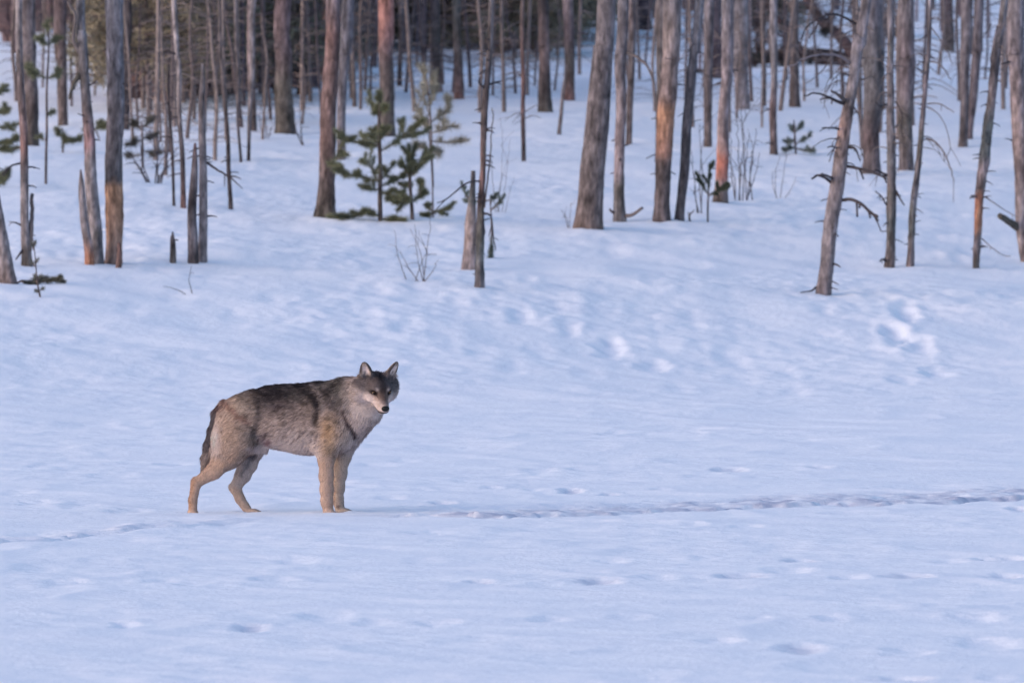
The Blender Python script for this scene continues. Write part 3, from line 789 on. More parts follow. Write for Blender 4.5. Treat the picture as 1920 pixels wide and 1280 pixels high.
for i, (p, a, c, fk) in enumerate([([(1736, 260), (1752, 266), (1768, 285), (1780, 315), (1787, 342)], 3.2, 1.3, 2), ([(1737, 200), (1760, 215), (1775, 245), (1780, 275), (1773, 300)], 1.8, 1, 1), ([(1738, 195), (1760, 195), (1780, 206), (1788, 211)], 2, 1.1, 1), ([(1740, 115), (1760, 120), (1772, 135), (1780, 150)], 2.6, 1.4, 1), ([(1732, 118), (1720, 115), (1714, 118)], 2, 1, 0), ([(1742, 35), (1760, 38), (1770, 45)], 2, 1, 1), ([(1744, 50), (1762, 75), (1778, 105), (1783, 120)], 2, 1, 0), ([(1736, 140), (1722, 130), (1713, 127)], 3, 1.6, 1)]):
    add_branch(r, b, d, p, a, c, GREY, -.25, fk, 100 + i)
twigs_on(r, b, d, [(1706, 502), (1722, 300), (1743, 5)], 8, 10, 300, 460, (15, 45), 1.6, GREY)
tree("pine_tree", "far brown trunk high up on the right", [(1779, 97, 20), (1778, 50, 22), (1774, 5, 24)], [(0, (.2, .12, .11)), (97, OLIVE)], 52, crown=True)
r, b, d = tree("pine_tree", "double brown trunk in the middle distance at the right", [(1805, 277, 17), (1808, 200, 17), (1811, 100, 20), (1813, 5, 22)], [(0, (.28, .22, .21)), (277, (.22, .165, .145))], 53, crown=True)
link("second_trunk", trunk_mesh([(1818, 250, 14), (1824, 170, 17), (1831, 90, 18), (1836, 5, 20)], d + 1.2, b, [(0, (.27, .215, .21)), (250, (.27, .185, .165))], 54, top=-900), r)
r, b, d = tree("dead_tree", "thin knobbly dead tree with a rusty orange stretch, second from the right edge", [(1830, 502, 12), (1834, 440, 14), (1838, 370, 17), (1846, 290, 20), (1850, 240, 19), (1858, 180, 17), (1866, 100, 17), (1873, 50, 14), (1882, 5, 13)], [(0, (.36, .29, .27)), (80, (.34, .26, .24)), (130, DARK), (180, (.34, .25, .225)), (235, LICHEN), (290, LICHEN), (310, PINK), (350, BROWN), (368, (.36, .16, .10)), (400, (.46, .20, .11)), (430, (.42, .21, .13)), (445, (.36, .26, .23)), (502, BROWN)], 55, nst=28, strange=(70, 470), slen=(5, 16), sw=2.4, bump=0.32, lichen=.35)
for i, (p, a, c) in enumerate([([(1848, 370), (1870, 385), (1890, 398), (1910, 408)], 1.8, 1), ([(1842, 448), (1860, 465), (1880, 478), (1893, 480)], 1.8, 1), ([(1832, 368), (1822, 369), (1817, 371)], 3.5, 2), ([(1870, 70), (1885, 40), (1898, 25)], 2, 1), ([(1858, 45), (1850, 60), (1840, 65)], 2, 1)]):
    add_branch(r, b, d, p, a, c, GREY, -.2, 1, 120 + i)
r, b, d = tree("dead_tree", "pale peeled trunk with torn bark at the right edge", [(1921, 492, 12), (1916, 430, 22), (1914, 330, 26), (1909, 200, 30), (1906, 100, 31), (1905, 5, 33)], [(0, (.38, .30, .28)), (120, (.40, .29, .26)), (240, (.45, .30, .24)), (310, (.30, .20, .165)), (400, (.46, .34, .30)), (492, (.36, .24, .19))], 56, nst=4, strange=(60, 400), slen=(6, 20), bump=.12, seg=18)
add_branch(r, b, d, [(1910, 428), (1890, 415), (1872, 405)], 12, 8, OLIVE, -.3, 0, 57, seg=8)
add_branch(r, b, d, [(1898, 115), (1885, 118), (1876, 121)], 3, 1.5, DARK, -.2, 0, 58)


# -------- young pines with needles
def bough(root, P0, P1, n, nl, col, seed, spread=.75, wood=.006, sag=.0, up=.3, wd=.0022):
    """one bough: a woody twig and, as its sub-part, a brush of needles"""
    rng = np.random.default_rng(seed)
    P0 = np.asarray(P0, float); P1 = np.asarray(P1, float)
    L = np.linalg.norm(P1 - P0)
    mid = (P0 + P1) / 2 + np.array([0, 0, -sag * L])
    Pp, Rr = smooth_path([P0, mid, P1], [wood, wood * .7, wood * .35], 7)
    o = link("bough", make_mesh("bough", *tube(Pp, Rr, 5), np.array(BROWN) * .8, True, M_BRANCH), root)
    # needles sit on the main shoot and on a few side shoots of uneven length
    shoots = [(Pp, 1.0)]
    for _ in range(4):
        k = int(rng.integers(2, 6)); t0 = Pp[k] - Pp[k - 1]; t0 = t0 / (np.linalg.norm(t0) + 1e-9)
        dv = t0 * .8 + rng.standard_normal(3) * np.array([.6, .6, .35]) + np.array([0, 0, .15]); dv = dv / np.linalg.norm(dv)
        shoots.append((np.linspace(Pp[k], Pp[k] + dv * L * rng.uniform(.16, .42), 7), .6))
    Ps, Ts = [], []
    tot = sum(w_ for _, w_ in shoots)
    for S_, w_ in shoots:
        m_ = int(n * w_ / tot)
        s = .06 + .94 * rng.random(m_) ** .8
        q = s * 6; ii = np.clip(q.astype(int), 0, 5); t = (q - ii)[:, None]
        Ps.append(S_[ii] * (1 - t) + S_[ii + 1] * t)
        Ts.append(S_[ii + 1] - S_[ii])
    P = np.concatenate(Ps); T = np.concatenate(Ts); n = len(P)
    T /= np.linalg.norm(T, axis=1)[:, None] + 1e-9
    D = T * .9 + rng.standard_normal((n, 3)) * spread + np.array([0, 0, up]); D /= np.linalg.norm(D, axis=1)[:, None]
    V, Tr = blades(P, D, nl * rng.uniform(.6, 1.15, n), wd, rng)
    C = np.repeat(np.array(col)[None] * rng.uniform(.55, 1.5, n)[:, None], 3, 0)
    nd = link("needles", make_mesh("needles", V, Tr, C, False, M_NEEDLE), o)
    nd['kind'] = 'stuff'
    return o


def young_pine(label, stem, boughs, d_of, col, seed, nl=.055, n=260, group=None, stemcol=BROWN, spread=.8, wd=.0022):
    """stem: photo points with widths; boughs: ((px,py) start, (px,py) tip, dy metres, needle share)"""
    x, d, z = place(*d_of)
    base = np.array([x, d, z])
    root = thing("young_pine", label, "pine", tuple(base), group)
    link("stem", trunk_mesh(stem, d, base, [(0, stemcol), (700, stemcol)], seed, top=None, seg=8, flare=.3), root)
    for i, (a, e, dy, k) in enumerate(boughs):
        A = at(*a, d) - base; E = at(*e, d) - base; E[1] += dy
        bough(root, A, E, int(n * k * 5.5), nl * 1.15, np.array(col) * 1.2, seed * 31 + i, spread * 1.1, .007, .04, .25, wd)
    return root


def B(a, e, dy=0., k=1.):
    return (a, e, dy, k)


young_pine("bushy young pine, largest of the green saplings, right of the reddish trunk", [(713, 416, 9), (712, 330, 8), (711, 270, 8), (713, 215, 5), (715, 172, 3)],
           [B((711, 275), (675, 268), -.1), B((680, 268), (634, 258), -.1), B((645, 262), (630, 300), -.2, .7), B((711, 340), (668, 328)), B((672, 332), (628, 318), -.05, 1.5), B((650, 328), (622, 305), .2, .8),
            B((712, 285), (760, 252), 0, .8), B((755, 255), (795, 222), -.1, 1.2), B((752, 258), (800, 246), .1), B((756, 252), (752, 226), .2, .6),
            B((712, 268), (675, 255), .3, .6), B((713, 262), (703, 245), .2, .8), B((713, 262), (728, 240), -.2, .8), B((713, 270), (690, 250), -.3, .7), B((714, 230), (690, 168), .1, .5), B((714, 212), (703, 203), .1, 1.2), B((714, 212), (726, 200), -.1, 1.), B((714, 210), (712, 172), 0, .8),
            B((712, 345), (690, 300), -.3, .7), B((690, 310), (680, 300), -.3, .5), B((712, 350), (755, 330), .2), B((712, 358), (752, 372), -.2, 1.2), B((712, 340), (738, 305), .3, .8), B((712, 355), (682, 352), -.2, .7),
            B((712, 405), (680, 396), -.1, .8), B((690, 398), (640, 408), -.2, 1.4), B((660, 404), (622, 410), .1, 1.2), B((713, 410), (760, 412), -.1, 1.6)], (713, 416), NEEDLES, 201, .06, 250)
young_pine("smaller young pine with upright candles beside the largest sapling", [(773, 416, 8), (772, 380, 7), (769, 330, 6), (768, 285, 3)],
           [B((769, 330), (765, 282), 0, 1.6), B((769, 330), (776, 280), .1, 1.2), B((769, 335), (752, 298), -.1), B((770, 332), (800, 295), -.1, 1.3), B((795, 305), (808, 280), .1, .8), B((770, 328), (792, 296), .2, .8),
            B((771, 378), (740, 358), .1, 1.3), B((771, 380), (735, 375), -.2, 1.5), B((772, 378), (795, 360), .1, 1.3), B((787, 365), (788, 340), 0, .8), B((771, 375), (758, 372), -.3, 1.2), B((771, 350), (752, 345), .2, .9)], (773, 416), NEEDLES, 202, .055, 240)
young_pine("low needled bough on a leaning stalk right of the young pines", [(812, 408, 3), (810, 350, 3), (806, 290, 2.5), (800, 215, 2)],
           [B((812, 398), (795, 405), -.1, 1.), B((806, 400), (845, 388), -.1, 1.4), B((810, 396), (800, 385), .1, .6)], (812, 408), NEEDLES, 203, .05, 200)
young_pine("pale greyish thin sapling behind the young pines", [(812, 352, 4), (808, 280, 5), (805, 210, 4), (800, 150, 3)],
           [B((806, 250), (778, 190), .2, .7), B((806, 220), (790, 160), -.2, .7), B((806, 230), (845, 200), .2, 1.2), B((806, 250), (850, 235), -.2, 1.1), B((840, 205), (838, 182), 0, .8), B((807, 265), (865, 265), .1, 1.1), B((807, 280), (780, 272), 0, 1.), B((806, 200), (820, 165), .2, .8), B((807, 278), (825, 285), .2, 1.), B((806, 240), (785, 225), .2, .9), B((806, 180), (790, 130), .1, .7), B((806, 190), (815, 140), .1, .7)], (812, 352), NEEDLES_PALE, 204, .08, 130, stemcol=GREY, spread=.8)
young_pine("pine seedling with three upcurved tufts before the rust-patched trunk", [(1327, 417, 3.5), (1327, 385, 3.5), (1328, 360, 3)],
           [B((1328, 365), (1331, 310), 0, 1.8), B((1328, 366), (1308, 330), -.1, 1.1), B((1328, 368), (1362, 345), -.1, 1.8), B((1345, 360), (1364, 350), 0, .8)], (1327, 417), NEEDLES_DARK, 205, .04, 300, spread=.4)
young_pine("small dark sapling low down between two far trunks on the right", [(1492, 292, 4), (1491, 260, 4), (1490, 225, 2)],
           [B((1491, 275), (1470, 282), -.1, 1.), B((1491, 278), (1525, 284), -.1), B((1491, 270), (1520, 255), .1, .9), B((1490, 250), (1505, 232), .1, .8), B((1490, 262), (1476, 268), .2, .8), B((1490, 250), (1480, 235), .1, .6)], (1492, 292), NEEDLES_BLUE, 206, .05, 150)
young_pine("slender sapling with two V-shaped green whorls at the far left", [(86, 346, 5), (88, 250, 5), (90, 150, 4), (90, 60, 3)],
           [B((89, 148), (55, 130), -.1, 1.5), B((89, 148), (112, 136), .1, 1.2), B((75, 142), (50, 126), .2, 1.2), B((90, 85), (76, 72), -.1, 1.), B((90, 85), (106, 70), .1, 1.), B((87, 215), (98, 210), .1, .4), B((86, 262), (70, 256), .1, .3), B((90, 70), (88, 40), .1, .6)], (86, 346), NEEDLES, 207, .06, 170)
young_pine("green sapling cut off by the left edge of the picture", [(-14, 352, 6), (-12, 250, 5), (-10, 170, 3)],
           [B((-12, 215), (18, 205), -.1, 1.4), B((-12, 270), (30, 262), 0, 1.8), B((-12, 275), (20, 280), -.2, 1.5), B((-12, 330), (14, 322), .1, 1.3), B((-12, 300), (8, 345), -.1, .8), B((-10, 190), (6, 160), .1, .8), B((-12, 240), (36, 232), .2, 1.0), B((-12, 325), (6, 340), .2, .8)], (-14, 352), NEEDLES, 208, .06, 200)
young_pine("tiny brown-stemmed seedling sticking out of the snow, lower left", [(76, 562, 3.5), (70, 530, 3), (65, 480, 2), (60, 440, 1.2)],
           [B((74, 545), (82, 540), 0, .5), B((76, 550), (66, 545), 0, .5), B((70, 530), (62, 520), 0, .4), B((70, 525), (78, 515), 0, .4), B((66, 500), (60, 490), 0, .4), B((66, 495), (72, 485), 0, .4), B((64, 470), (60, 455), 0, .4), B((63, 465), (67, 452), 0, .4)], (76, 562), (.10, .10, .075), 209, .03, 70, wd=.0012)
rt = young_pine("needled bough lying on the snow beside the leaning left-edge trunk", [(34, 528, 4), (60, 528, 4), (90, 525, 3)],
                [B((40, 528), (72, 534), -.1, 1.5), B((60, 528), (116, 522), -.1, 2.2), B((50, 527), (85, 520), .2, 1.2)], (40, 530), (.10, .095, .075), 210, .04, 200)
young_pine("thin sapling with hanging needle sprays right of the pale stump", [(921, 486, 3), (921, 440, 3), (920, 370, 2.5)],
           [B((921, 440), (922, 482), -.05, 1.6), B((920, 395), (945, 368), -.1, .7), B((920, 380), (930, 362), 0, .7), B((919, 375), (872, 378), .1, .9), B((880, 376), (866, 350), .1, .8)], (921, 486), NEEDLES_BLUE, 211, .035, 190)
young_pine("scrubby low pine left of the broken twin snag", [(268, 318, 5), (266, 270, 5), (264, 230, 3)],
           [B((266, 262), (240, 272), -.1, .9), B((266, 260), (296, 250), .1, .9), B((266, 282), (300, 288), 0, .9), B((266, 245), (250, 228), .2, .8), B((266, 240), (284, 222), .2, .9), B((266, 290), (240, 292), .2, .7)], (268, 318), (.07, .065, .055), 212, .07, 130)
young_pine("low green tuft of a sapling at the foot of the brown left trunk", [(118, 286, 4), (118, 265, 4), (118, 240, 2)],
           [B((118, 262), (108, 240), -.1, .8), B((118, 265), (150, 262), 0, 1.3), B((118, 280), (122, 250), -.1, 1.0), B((140, 262), (165, 246), .1, 1.0)], (118, 286), NEEDLES, 213, .06, 140)
young_pine("short needled branch end between the split snag and the orange-footed pine", [(186, 262, 3), (182, 250, 3), (176, 240, 2)],
           [B((178, 242), (198, 236), -.1, 1.6), B((176, 244), (192, 230), .1, 1.0)], (186, 262), NEEDLES, 214, .06, 150)


# -------- leafless shrubs and twigs
def bare_shrub(label, foot, tips, col, seed, w=2.0, forks=3):
    x, d, z = place(*foot)
    base = np.array([x, d, z])
    root = thing("bare_shrub", label, "shrub", tuple(base))
    for i, (sx, tp) in enumerate(tips):
        a = at(sx, foot[1] + 8, d) - base
        e = at(*tp, d) - base; e[1] += random.Random(seed + i).uniform(-.3, .3)
        m = (a + e) / 2 + np.array([.03 * ((i % 3) - 1), 0, .02])
        link("stalk", twig_mesh([a, m, e], w * .5 / F * d, w * .2 / F * d, col, 4, "stalk", .1, seed + i, forks, random.Random(seed * 3 + i)), root)


bare_shrub("thin leafless shrub poking through the snow, below the young pines", (790, 528), [(765, (740, 430)), (776, (800, 470)), (790, (822, 485)), (795, (780, 420)), (793, (810, 400)), (797, (770, 430)), (790, (750, 470))], GREY, 301, 2.0, 3)
bare_shrub("leafless grey shrub right of the rust-patched trunk", (1392, 378), [(1380, (1372, 235)), (1385, (1396, 205)), (1392, (1388, 190)), (1400, (1405, 250)), (1400, (1418, 240)), (1378, (1368, 300)), (1412, (1410, 280)), (1388, (1380, 210)), (1396, (1424, 285))], (.20, .17, .17), 302, 2.6, 4)
bare_shrub("wispy twigs in the snow between the shrub and the leaning snag", (1462, 372), [(1456, (1460, 290)), (1462, (1475, 280)), (1466, (1492, 330)), (1460, (1448, 320))], (.28, .24, .24), 303, 1.8, 3)
bare_shrub("single bare twig with a bent side shoot, lower left", (363, 553), [(363, (360, 498)), (362, (308, 535))], DARK, 304, 2.0, 1)
bare_shrub("faint dry weed in the snow left of the great leaning trunk", (1068, 428), [(1068, (1062, 385)), (1068, (1070, 380)), (1066, (1050, 392))], (.26, .22, .22), 305, 1.6, 2)
bare_shrub("tangled dark twigs beside the spindly blurred stem", (292, 345), [(285, (262, 270)), (290, (300, 250)), (295, (318, 265)), (300, (335, 275)), (280, (250, 300)), (296, (280, 240)), (290, (330, 300)), (284, (240, 282))], (.12, .10, .105), 306, 3.0, 5)
bare_shrub("slanting twigs right of the thick olive-brown pine", (570, 272), [(570, (552, 225)), (567, (562, 200)), (572, (545, 240))], (.17, .14, .14), 307, 2.6, 3)
bare_shrub("curved twig clump left of the thick olive-brown pine", (500, 258), [(498, (488, 210)), (502, (512, 235)), (500, (484, 190))], (.17, .13, .13), 308, 2.4, 3)
bare_shrub("short stick leaning by the foot of the dark grey leaning trunk", (1296, 415), [(1296, (1300, 394)), (1294, (1291, 398))], GREY, 309, 5, 0)
bare_shrub("tall hair-thin twigs right of the central dead tree", (935, 400), [(935, (950, 300)), (940, (958, 260)), (932, (940, 220)), (930, (925, 200)), (945, (965, 330))], (.26, .22, .22), 310, 1.4, 2)
bare_shrub("thin twigs growing between the leaning grey trunk and the seedling", (1312, 400), [(1312, (1304, 320)), (1308, (1296, 280)), (1314, (1310, 230)), (1316, (1318, 260))], (.17, .15, .155), 311, 2.4, 3)


# -------- fallen spruce, upper right
def fallen_spruce():
    x, d, z = place(1505, 122)
    base = np.array([x, d, z])
    root = thing("fallen_tree", "dark fallen spruce lying across the slope, upper right", "tree", tuple(base))
    P = [at(1398, 112, d) - base, at(1470, 106, d) - base, at(1540, 104, d + .3) - base, at(1612, 112, d + .6) - base]
    V, Fc = tube(*smooth_path(P, [.07, .09, .10, .08], 20), 12, .15, 3)
    link("trunk", make_mesh("trunk", V, Fc, np.array(DEEP), True, M_BARK), root)
    P = [at(1618, 128, d - .5) - base, at(1575, 70, d) - base, at(1540, 38, d + .4) - base, at(1500, -20, d + .8) - base]
    V, Fc = tube(*smooth_path(P, [.08, .075, .07, .05], 16), 10, .15, 4)
    link("limb", make_mesh("limb", V, Fc, np.array((.13, .085, .085)), True, M_BARK), root)
    P = [at(1512, 110, d) - base, at(1480, 60, d) - base, at(1452, 30, d + .2) - base, at(1430, -10, d + .2) - base]
    V, Fc = tube(*smooth_path(P, [.05, .05, .05, .03], 12), 8, .15, 5)
    link("limb", make_mesh("limb", V, Fc, np.array((.12, .075, .075)), True, M_BARK), root)
    tips = [((1420, 110), (1398, 60)), ((1430, 110), (1420, 30)), ((1445, 108), (1450, 60)), ((1460, 108), (1440, 20)), ((1470, 108), (1478, 70)), ((1480, 105), (1470, 30)), ((1410, 108), (1405, 10)), ((1425, 60), (1435, -10)),
            ((1555, 55), (1530, 20)), ((1560, 60), (1540, 55)), ((1535, 35), (1520, 12)), ((1550, 50), (1560, 25)), ((1500, 100), (1520, 118)), ((1520, 104), (1560, 122)), ((1540, 106), (1585, 120)), ((1600, 10), (1620, 30)), ((1590, -5), (1610, 20)),
            ((1430, 105), (1410, 118)), ((1450, 108), (1480, 119)), ((1440, 100), (1425, 84)), ((1480, 98), (1455, 90)), ((1415, 80), (1425, 118)), ((1470, 90), (1490, 112))]
    for i, (a, e) in enumerate(tips):
        A = at(*a, d) - base; E = at(*e, d) - base; E[1] += random.Random(i).uniform(-.5, .5)
        bough(root, A, E, 190, .12, (.085, .058, .055) if i % 3 else (.06, .062, .055), 900 + i, .8, .012, .1, -.1, .007)


fallen_spruce()


# -------- the wood further up the slope: real trees, out of focus
FAR_CROWNS = [crown_mesh(70 + i, .12, 3.1, .95, 80, 120, c, .16, .011, dr_, "crown") for i, (c, dr_) in enumerate(
    [((.18, .165, .115), .25), ((.20, .165, .115), .2), ((.14, .13, .10), .3), ((.21, .165, .15), .1)])]


def far_trunk_mesh(seed, r, h, col):
    n = 26
    z = np.linspace(-.4, h, n)
    P = np.stack([.05 * vn3(z * .5 + seed, z * 0, z * 0, 1), .05 * vn3(z * .5 + seed, z * 0 + 3, z * 0, 1), z], 1)
    V, Fc = tube(P, r * (1 - .5 * np.clip(z / h, 0, 1)), 9, .08, seed)
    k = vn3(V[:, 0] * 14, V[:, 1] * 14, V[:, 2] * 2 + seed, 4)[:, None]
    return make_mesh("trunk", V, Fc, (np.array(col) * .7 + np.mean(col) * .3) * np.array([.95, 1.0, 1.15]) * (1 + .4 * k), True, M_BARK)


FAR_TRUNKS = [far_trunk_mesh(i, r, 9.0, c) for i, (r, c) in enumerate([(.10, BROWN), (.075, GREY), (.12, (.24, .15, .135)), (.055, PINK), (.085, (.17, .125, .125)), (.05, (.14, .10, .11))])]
THIN_STEM = far_trunk_mesh(21, .03, 3.1, BROWN)
frng = random.Random(5)
conifers = [(262, 205, 0), (300, 208, 1), (338, 195, 0), (378, 190, 2), (418, 186, 0), (468, 182, 1), (508, 176, 0), (272, 228, 1), (290, 200, 0), (330, 176, 1), (365, 168, 0), (408, 165, 3), (445, 160, 1), (492, 150, 0), (560, 140, 1), (596, 132, 3), (1000, 108, 0), (960, 112, 1), (1040, 104, 1), (900, 92, 1), (870, 84, 0), (800, 86, 1), (255, 175, 0), (285, 165, 2), (320, 150, 0), (345, 140, 1), (368, 130, 2), (395, 125, 0), (425, 118, 2), (465, 128, 0), (498, 112, 1), (530, 118, 0), (575, 100, 2), (605, 95, 0), (640, 85, 1), (675, 88, 0), (850, 50, 0), (905, 55, 2), (1030, 78, 0), (970, 60, 2), (1005, 90, 0), (765, 50, 0), (815, 75, 2), (1060, 75, 1), (945, 45, 1), (250, 150, 0), (275, 210, 1), (300, 130, 1), (335, 120, 0), (262, 90, 2), (375, 105, 3), (410, 150, 0), (440, 120, 1), (480, 100, 0), (505, 125, 2), (545, 90, 0), (590, 120, 1), (560, 60, 2), (620, 80, 0), (660, 75, 2), (690, 95, 1), (350, 60, 2), (430, 55, 0), (520, 40, 1),
            (785, 70, 2), (800, 55, 0), (835, 62, 1), (875, 70, 1), (890, 40, 2), (930, 60, 0), (955, 75, 0), (985, 85, 1), (1015, 60, 1), (1045, 60, 2), (1080, 40, 0), (1260, 12, 2), (1290, 5, 0), (1420, 60, 2), (1450, 50, 3), (1600, 0, 2), (1395, 40, 1), (90, 30, 2), (140, 20, 2), (190, 30, 2), (30, 20, 0), (960, 30, 1), (1000, 20, 0), (1060, 15, 1), (700, 30, 1), (760, 20, 2), (470, 25, 2)]
for i, (px, py, k) in enumerate(conifers):
    x, d, z = place(px, py)
    near = py > 100
    root = thing("conifer", "bushy olive-green conifer of the blurred wood behind the trunks", "conifer", (x, d, z), "conifers of the blurred wood")
    link("stem", THIN_STEM, root)
    o = link("crown", FAR_CROWNS[k], root)
    s = frng.uniform(.8, 1.2)
    o.scale = (s, s, s)
    o.location.z = .45 if py > 170 else .22 if near else 0
    o.rotation_euler.z = frng.uniform(0, 6.28)
trunks = [(12, 75, 2), (28, 100, 2), (75, 60, 4), (100, 55, 2), (135, 40, 4), (180, 30, 1), (292, 225, 0), (316, 215, 5), (352, 170, 4), (362, 160, 2), (392, 175, 4), (402, 190, 5), (424, 160, 2), (445, 165, 4), (458, 200, 5), (486, 175, 4), (495, 200, 0), (505, 150, 2), (550, 130, 4),
          (578, 150, 5), (590, 165, 2), (655, 130, 4), (672, 120, 5), (688, 110, 0), (702, 125, 2), (757, 100, 4), (780, 125, 5), (795, 115, 2), (840, 90, 0), (885, 80, 4), (905, 95, 2), (940, 90, 0), (965, 105, 5), (990, 95, 4), (1003, 60, 2), (1040, 80, 0), (1085, 70, 4), (1225, 35, 1), (1285, 60, 3), (1310, 130, 3), (1375, 130, 1), (1405, 130, 3), (1418, 100, 4), (1470, 95, 5), (1655, 110, 1), (1720, 40, 3), (1765, 60, 4), (1850, 70, 3), (1888, 110, 1), (1895, 60, 0), (1570, 20, 4), (1745, 20, 0), (335, 90, 4), (385, 80, 2), (420, 70, 1), (460, 60, 2), (515, 75, 4), (615, 60, 2), (640, 45, 4), (675, 50, 2), (745, 60, 4), (820, 30, 2), (860, 25, 4), (915, 30, 2), (975, 20, 4), (1030, 15, 2), (1840, 15, 4), (1800, 30, 2)]
for i, (px, py, k) in enumerate(trunks):
    x, d, z = place(px, py)
    root = thing("pine_tree", "slim straight trunk among many in the blurred wood up the slope", "tree", (x, d, z), "trunks of the blurred wood")
    root.rotation_euler = (frng.gauss(0, .015), frng.gauss(0, .02), frng.uniform(0, 6.28))
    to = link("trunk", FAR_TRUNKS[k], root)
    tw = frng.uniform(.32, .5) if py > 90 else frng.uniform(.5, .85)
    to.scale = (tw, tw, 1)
BARE = []
for v in range(4):
    rg = random.Random(50 + v)
    Vs, Fs, off = [], [], 0
    for i in range(34):
        a = rg.uniform(0, 6.28); r0 = rg.uniform(0, .18)
        p0 = np.array([r0 * math.cos(a), r0 * math.sin(a), -.1])
        hh = rg.uniform(1.0, 3.4)
        p2 = p0 + np.array([rg.gauss(0, .35), rg.gauss(0, .35), hh]); p1 = (p0 + p2) / 2 + np.array([rg.gauss(0, .08), rg.gauss(0, .08), 0])
        v_, f_ = tube(*smooth_path([p0, p1, p2], [.020, .015, .006], 7), seg=4, cap=False)
        Vs.append(v_); Fs += [tuple(j + off for j in q) for q in f_]; off += len(v_)
        for _ in range(9):
            t = rg.uniform(.12, .95); q0 = p0 + (p2 - p0) * t
            q1 = q0 + np.array([rg.gauss(0, .22), rg.gauss(0, .22), rg.uniform(.05, .5)])
            v_, f_ = tube(*smooth_path([q0, q1], [.010, .005], 3), seg=3, cap=False)
            Vs.append(v_); Fs += [tuple(j + off for j in q) for q in f_]; off += len(v_)
    BARE.append(make_mesh("twigs", np.concatenate(Vs), Fs, 1.5 * np.array([(.17, .115, .115), (.15, .105, .11), (.20, .12, .11), (.13, .105, .10)][v]), True, M_BRANCH))
bares = [(250, 185), (268, 175), (300, 190), (325, 182), (345, 178), (372, 180), (392, 172), (412, 178), (438, 172), (462, 168), (488, 165), (508, 160), (548, 158), (562, 165), (582, 150), (335, 140), (355, 132), (375, 128), (405, 118), (430, 126), (450, 112), (478, 116), (520, 112), (555, 105), (575, 122), (625, 120), (650, 112), (680, 104), (700, 84), (20, 80), (40, 70), (75, 50), (110, 45), (140, 60), (935, 100), (955, 92), (1000, 84), (1020, 98), (1045, 90), (785, 78), (810, 70), (840, 74), (870, 66), (890, 78), (330, 165), (360, 150), (385, 160), (400, 135), (420, 150), (445, 140), (470, 150), (490, 130), (515, 140), (560, 130), (590, 110), (600, 140), (640, 110), (665, 100), (690, 90), (310, 120), (350, 110), (380, 95), (415, 90), (455, 85), (500, 80), (540, 75), (580, 70), (630, 65), (670, 60), (700, 55), (740, 45), (780, 40), (10, 60), (20, 40), (820, 45), (150, 30), (1000, 40), (1040, 30), (1210, 10), (1660, 70), (1300, 20), (1340, 10), (420, 45), (480, 35), (540, 30), (360, 40), (600, 30)]
for i, (px, py) in enumerate(bares):
    x, d, z = place(px, py)
    root = thing("bare_bush", "purplish leafless thicket bush in the blurred wood up the slope", "bush", (x, d, z), "leafless bushes of the blurred wood")
    o = link("twigs", BARE[i % 4], root)
    o.rotation_euler.z = frng.uniform(0, 6.28)
    o.scale = (1, 1, frng.uniform(.7, 1.1))

# thin twiggy stems standing in the middle wood, too blurred to tell apart
TWIGGY = []
for v in range(4):
    rg = random.Random(80 + v)
    hh = 4.5
    z = np.linspace(-.2, hh, 24)
    ax = np.stack([.06 * vn3(z * .7 + v * 9, z * 0, z * 0, 1), .06 * vn3(z * .7 + v * 9, z * 0 + 5, z * 0, 1), z], 1)
    V, Fc = tube(ax, np.linspace(.026, .012, 24), 6, .15, v)
    Vs, Fs, off = [V], list(Fc), len(V)
    for i in range(70):
        zz = rg.uniform(.25, hh); k = np.array([np.interp(zz, z, ax[:, j]) for j in range(3)])
        a = rg.uniform(0, 6.28); ln = rg.uniform(.12, .55)
        dr = np.array([math.cos(a), math.sin(a), rg.uniform(-.1, .5)])
        p1 = k + dr * ln * .5; p2 = k + dr * ln + np.array([0, 0, -rg.uniform(.05, .5) * ln])
        v_, f_ = tube(*smooth_path([k, p1, p2], [.0085, .006, .004], 6), seg=4, cap=False)
        Vs.append(v_); Fs += [tuple(j + off for j in q) for q in f_]; off += len(v_)
    TWIGGY.append(make_mesh("stem", np.concatenate(Vs), Fs, np.array([(.15, .12, .12), (.20, .16, .155), (.12, .095, .10), (.24, .19, .18)][v]), True, M_BRANCH))
stems = [(22, 190), (80, 165), (130, 200), (145, 150), (172, 180), (246, 262), (258, 240), (282, 300), (296, 268), (308, 330), (322, 285), (334, 240), (352, 262), (366, 225), (388, 248), (398, 300), (412, 232), (426, 262), (444, 238), (458, 222), (482, 232), (494, 262), (508, 225), (558, 208), (574, 232), (586, 190), (598, 215), (652, 185), (668, 205), (684, 170), (698, 190), (744, 190), (762, 175), (776, 210), (790, 180), (802, 165), (832, 160), (846, 175), (878, 165), (892, 210), (928, 180), (948, 210), (962, 175), (994, 180), (1008, 160), (1040, 170), (1058, 150), (1086, 140), (1176, 190), (1196, 150), (1214, 120), (1228, 210), (1288, 190), (1300, 240), (1318, 165), (1336, 220), (1372, 250), (1384, 225), (1408, 190), (1424, 240), (1442, 170), (1466, 210), (1482, 150), (1508, 190), (1526, 165), (1556, 150), (1580, 185), (1604, 215), (1612, 280), (1648, 250), (1658, 205), (1682, 265), (1690, 190), (1716, 235), (1736, 170), (1760, 140), (1790, 190), (1826, 180), (1848, 150), (1872, 205), (1888, 165), (1912, 220)]
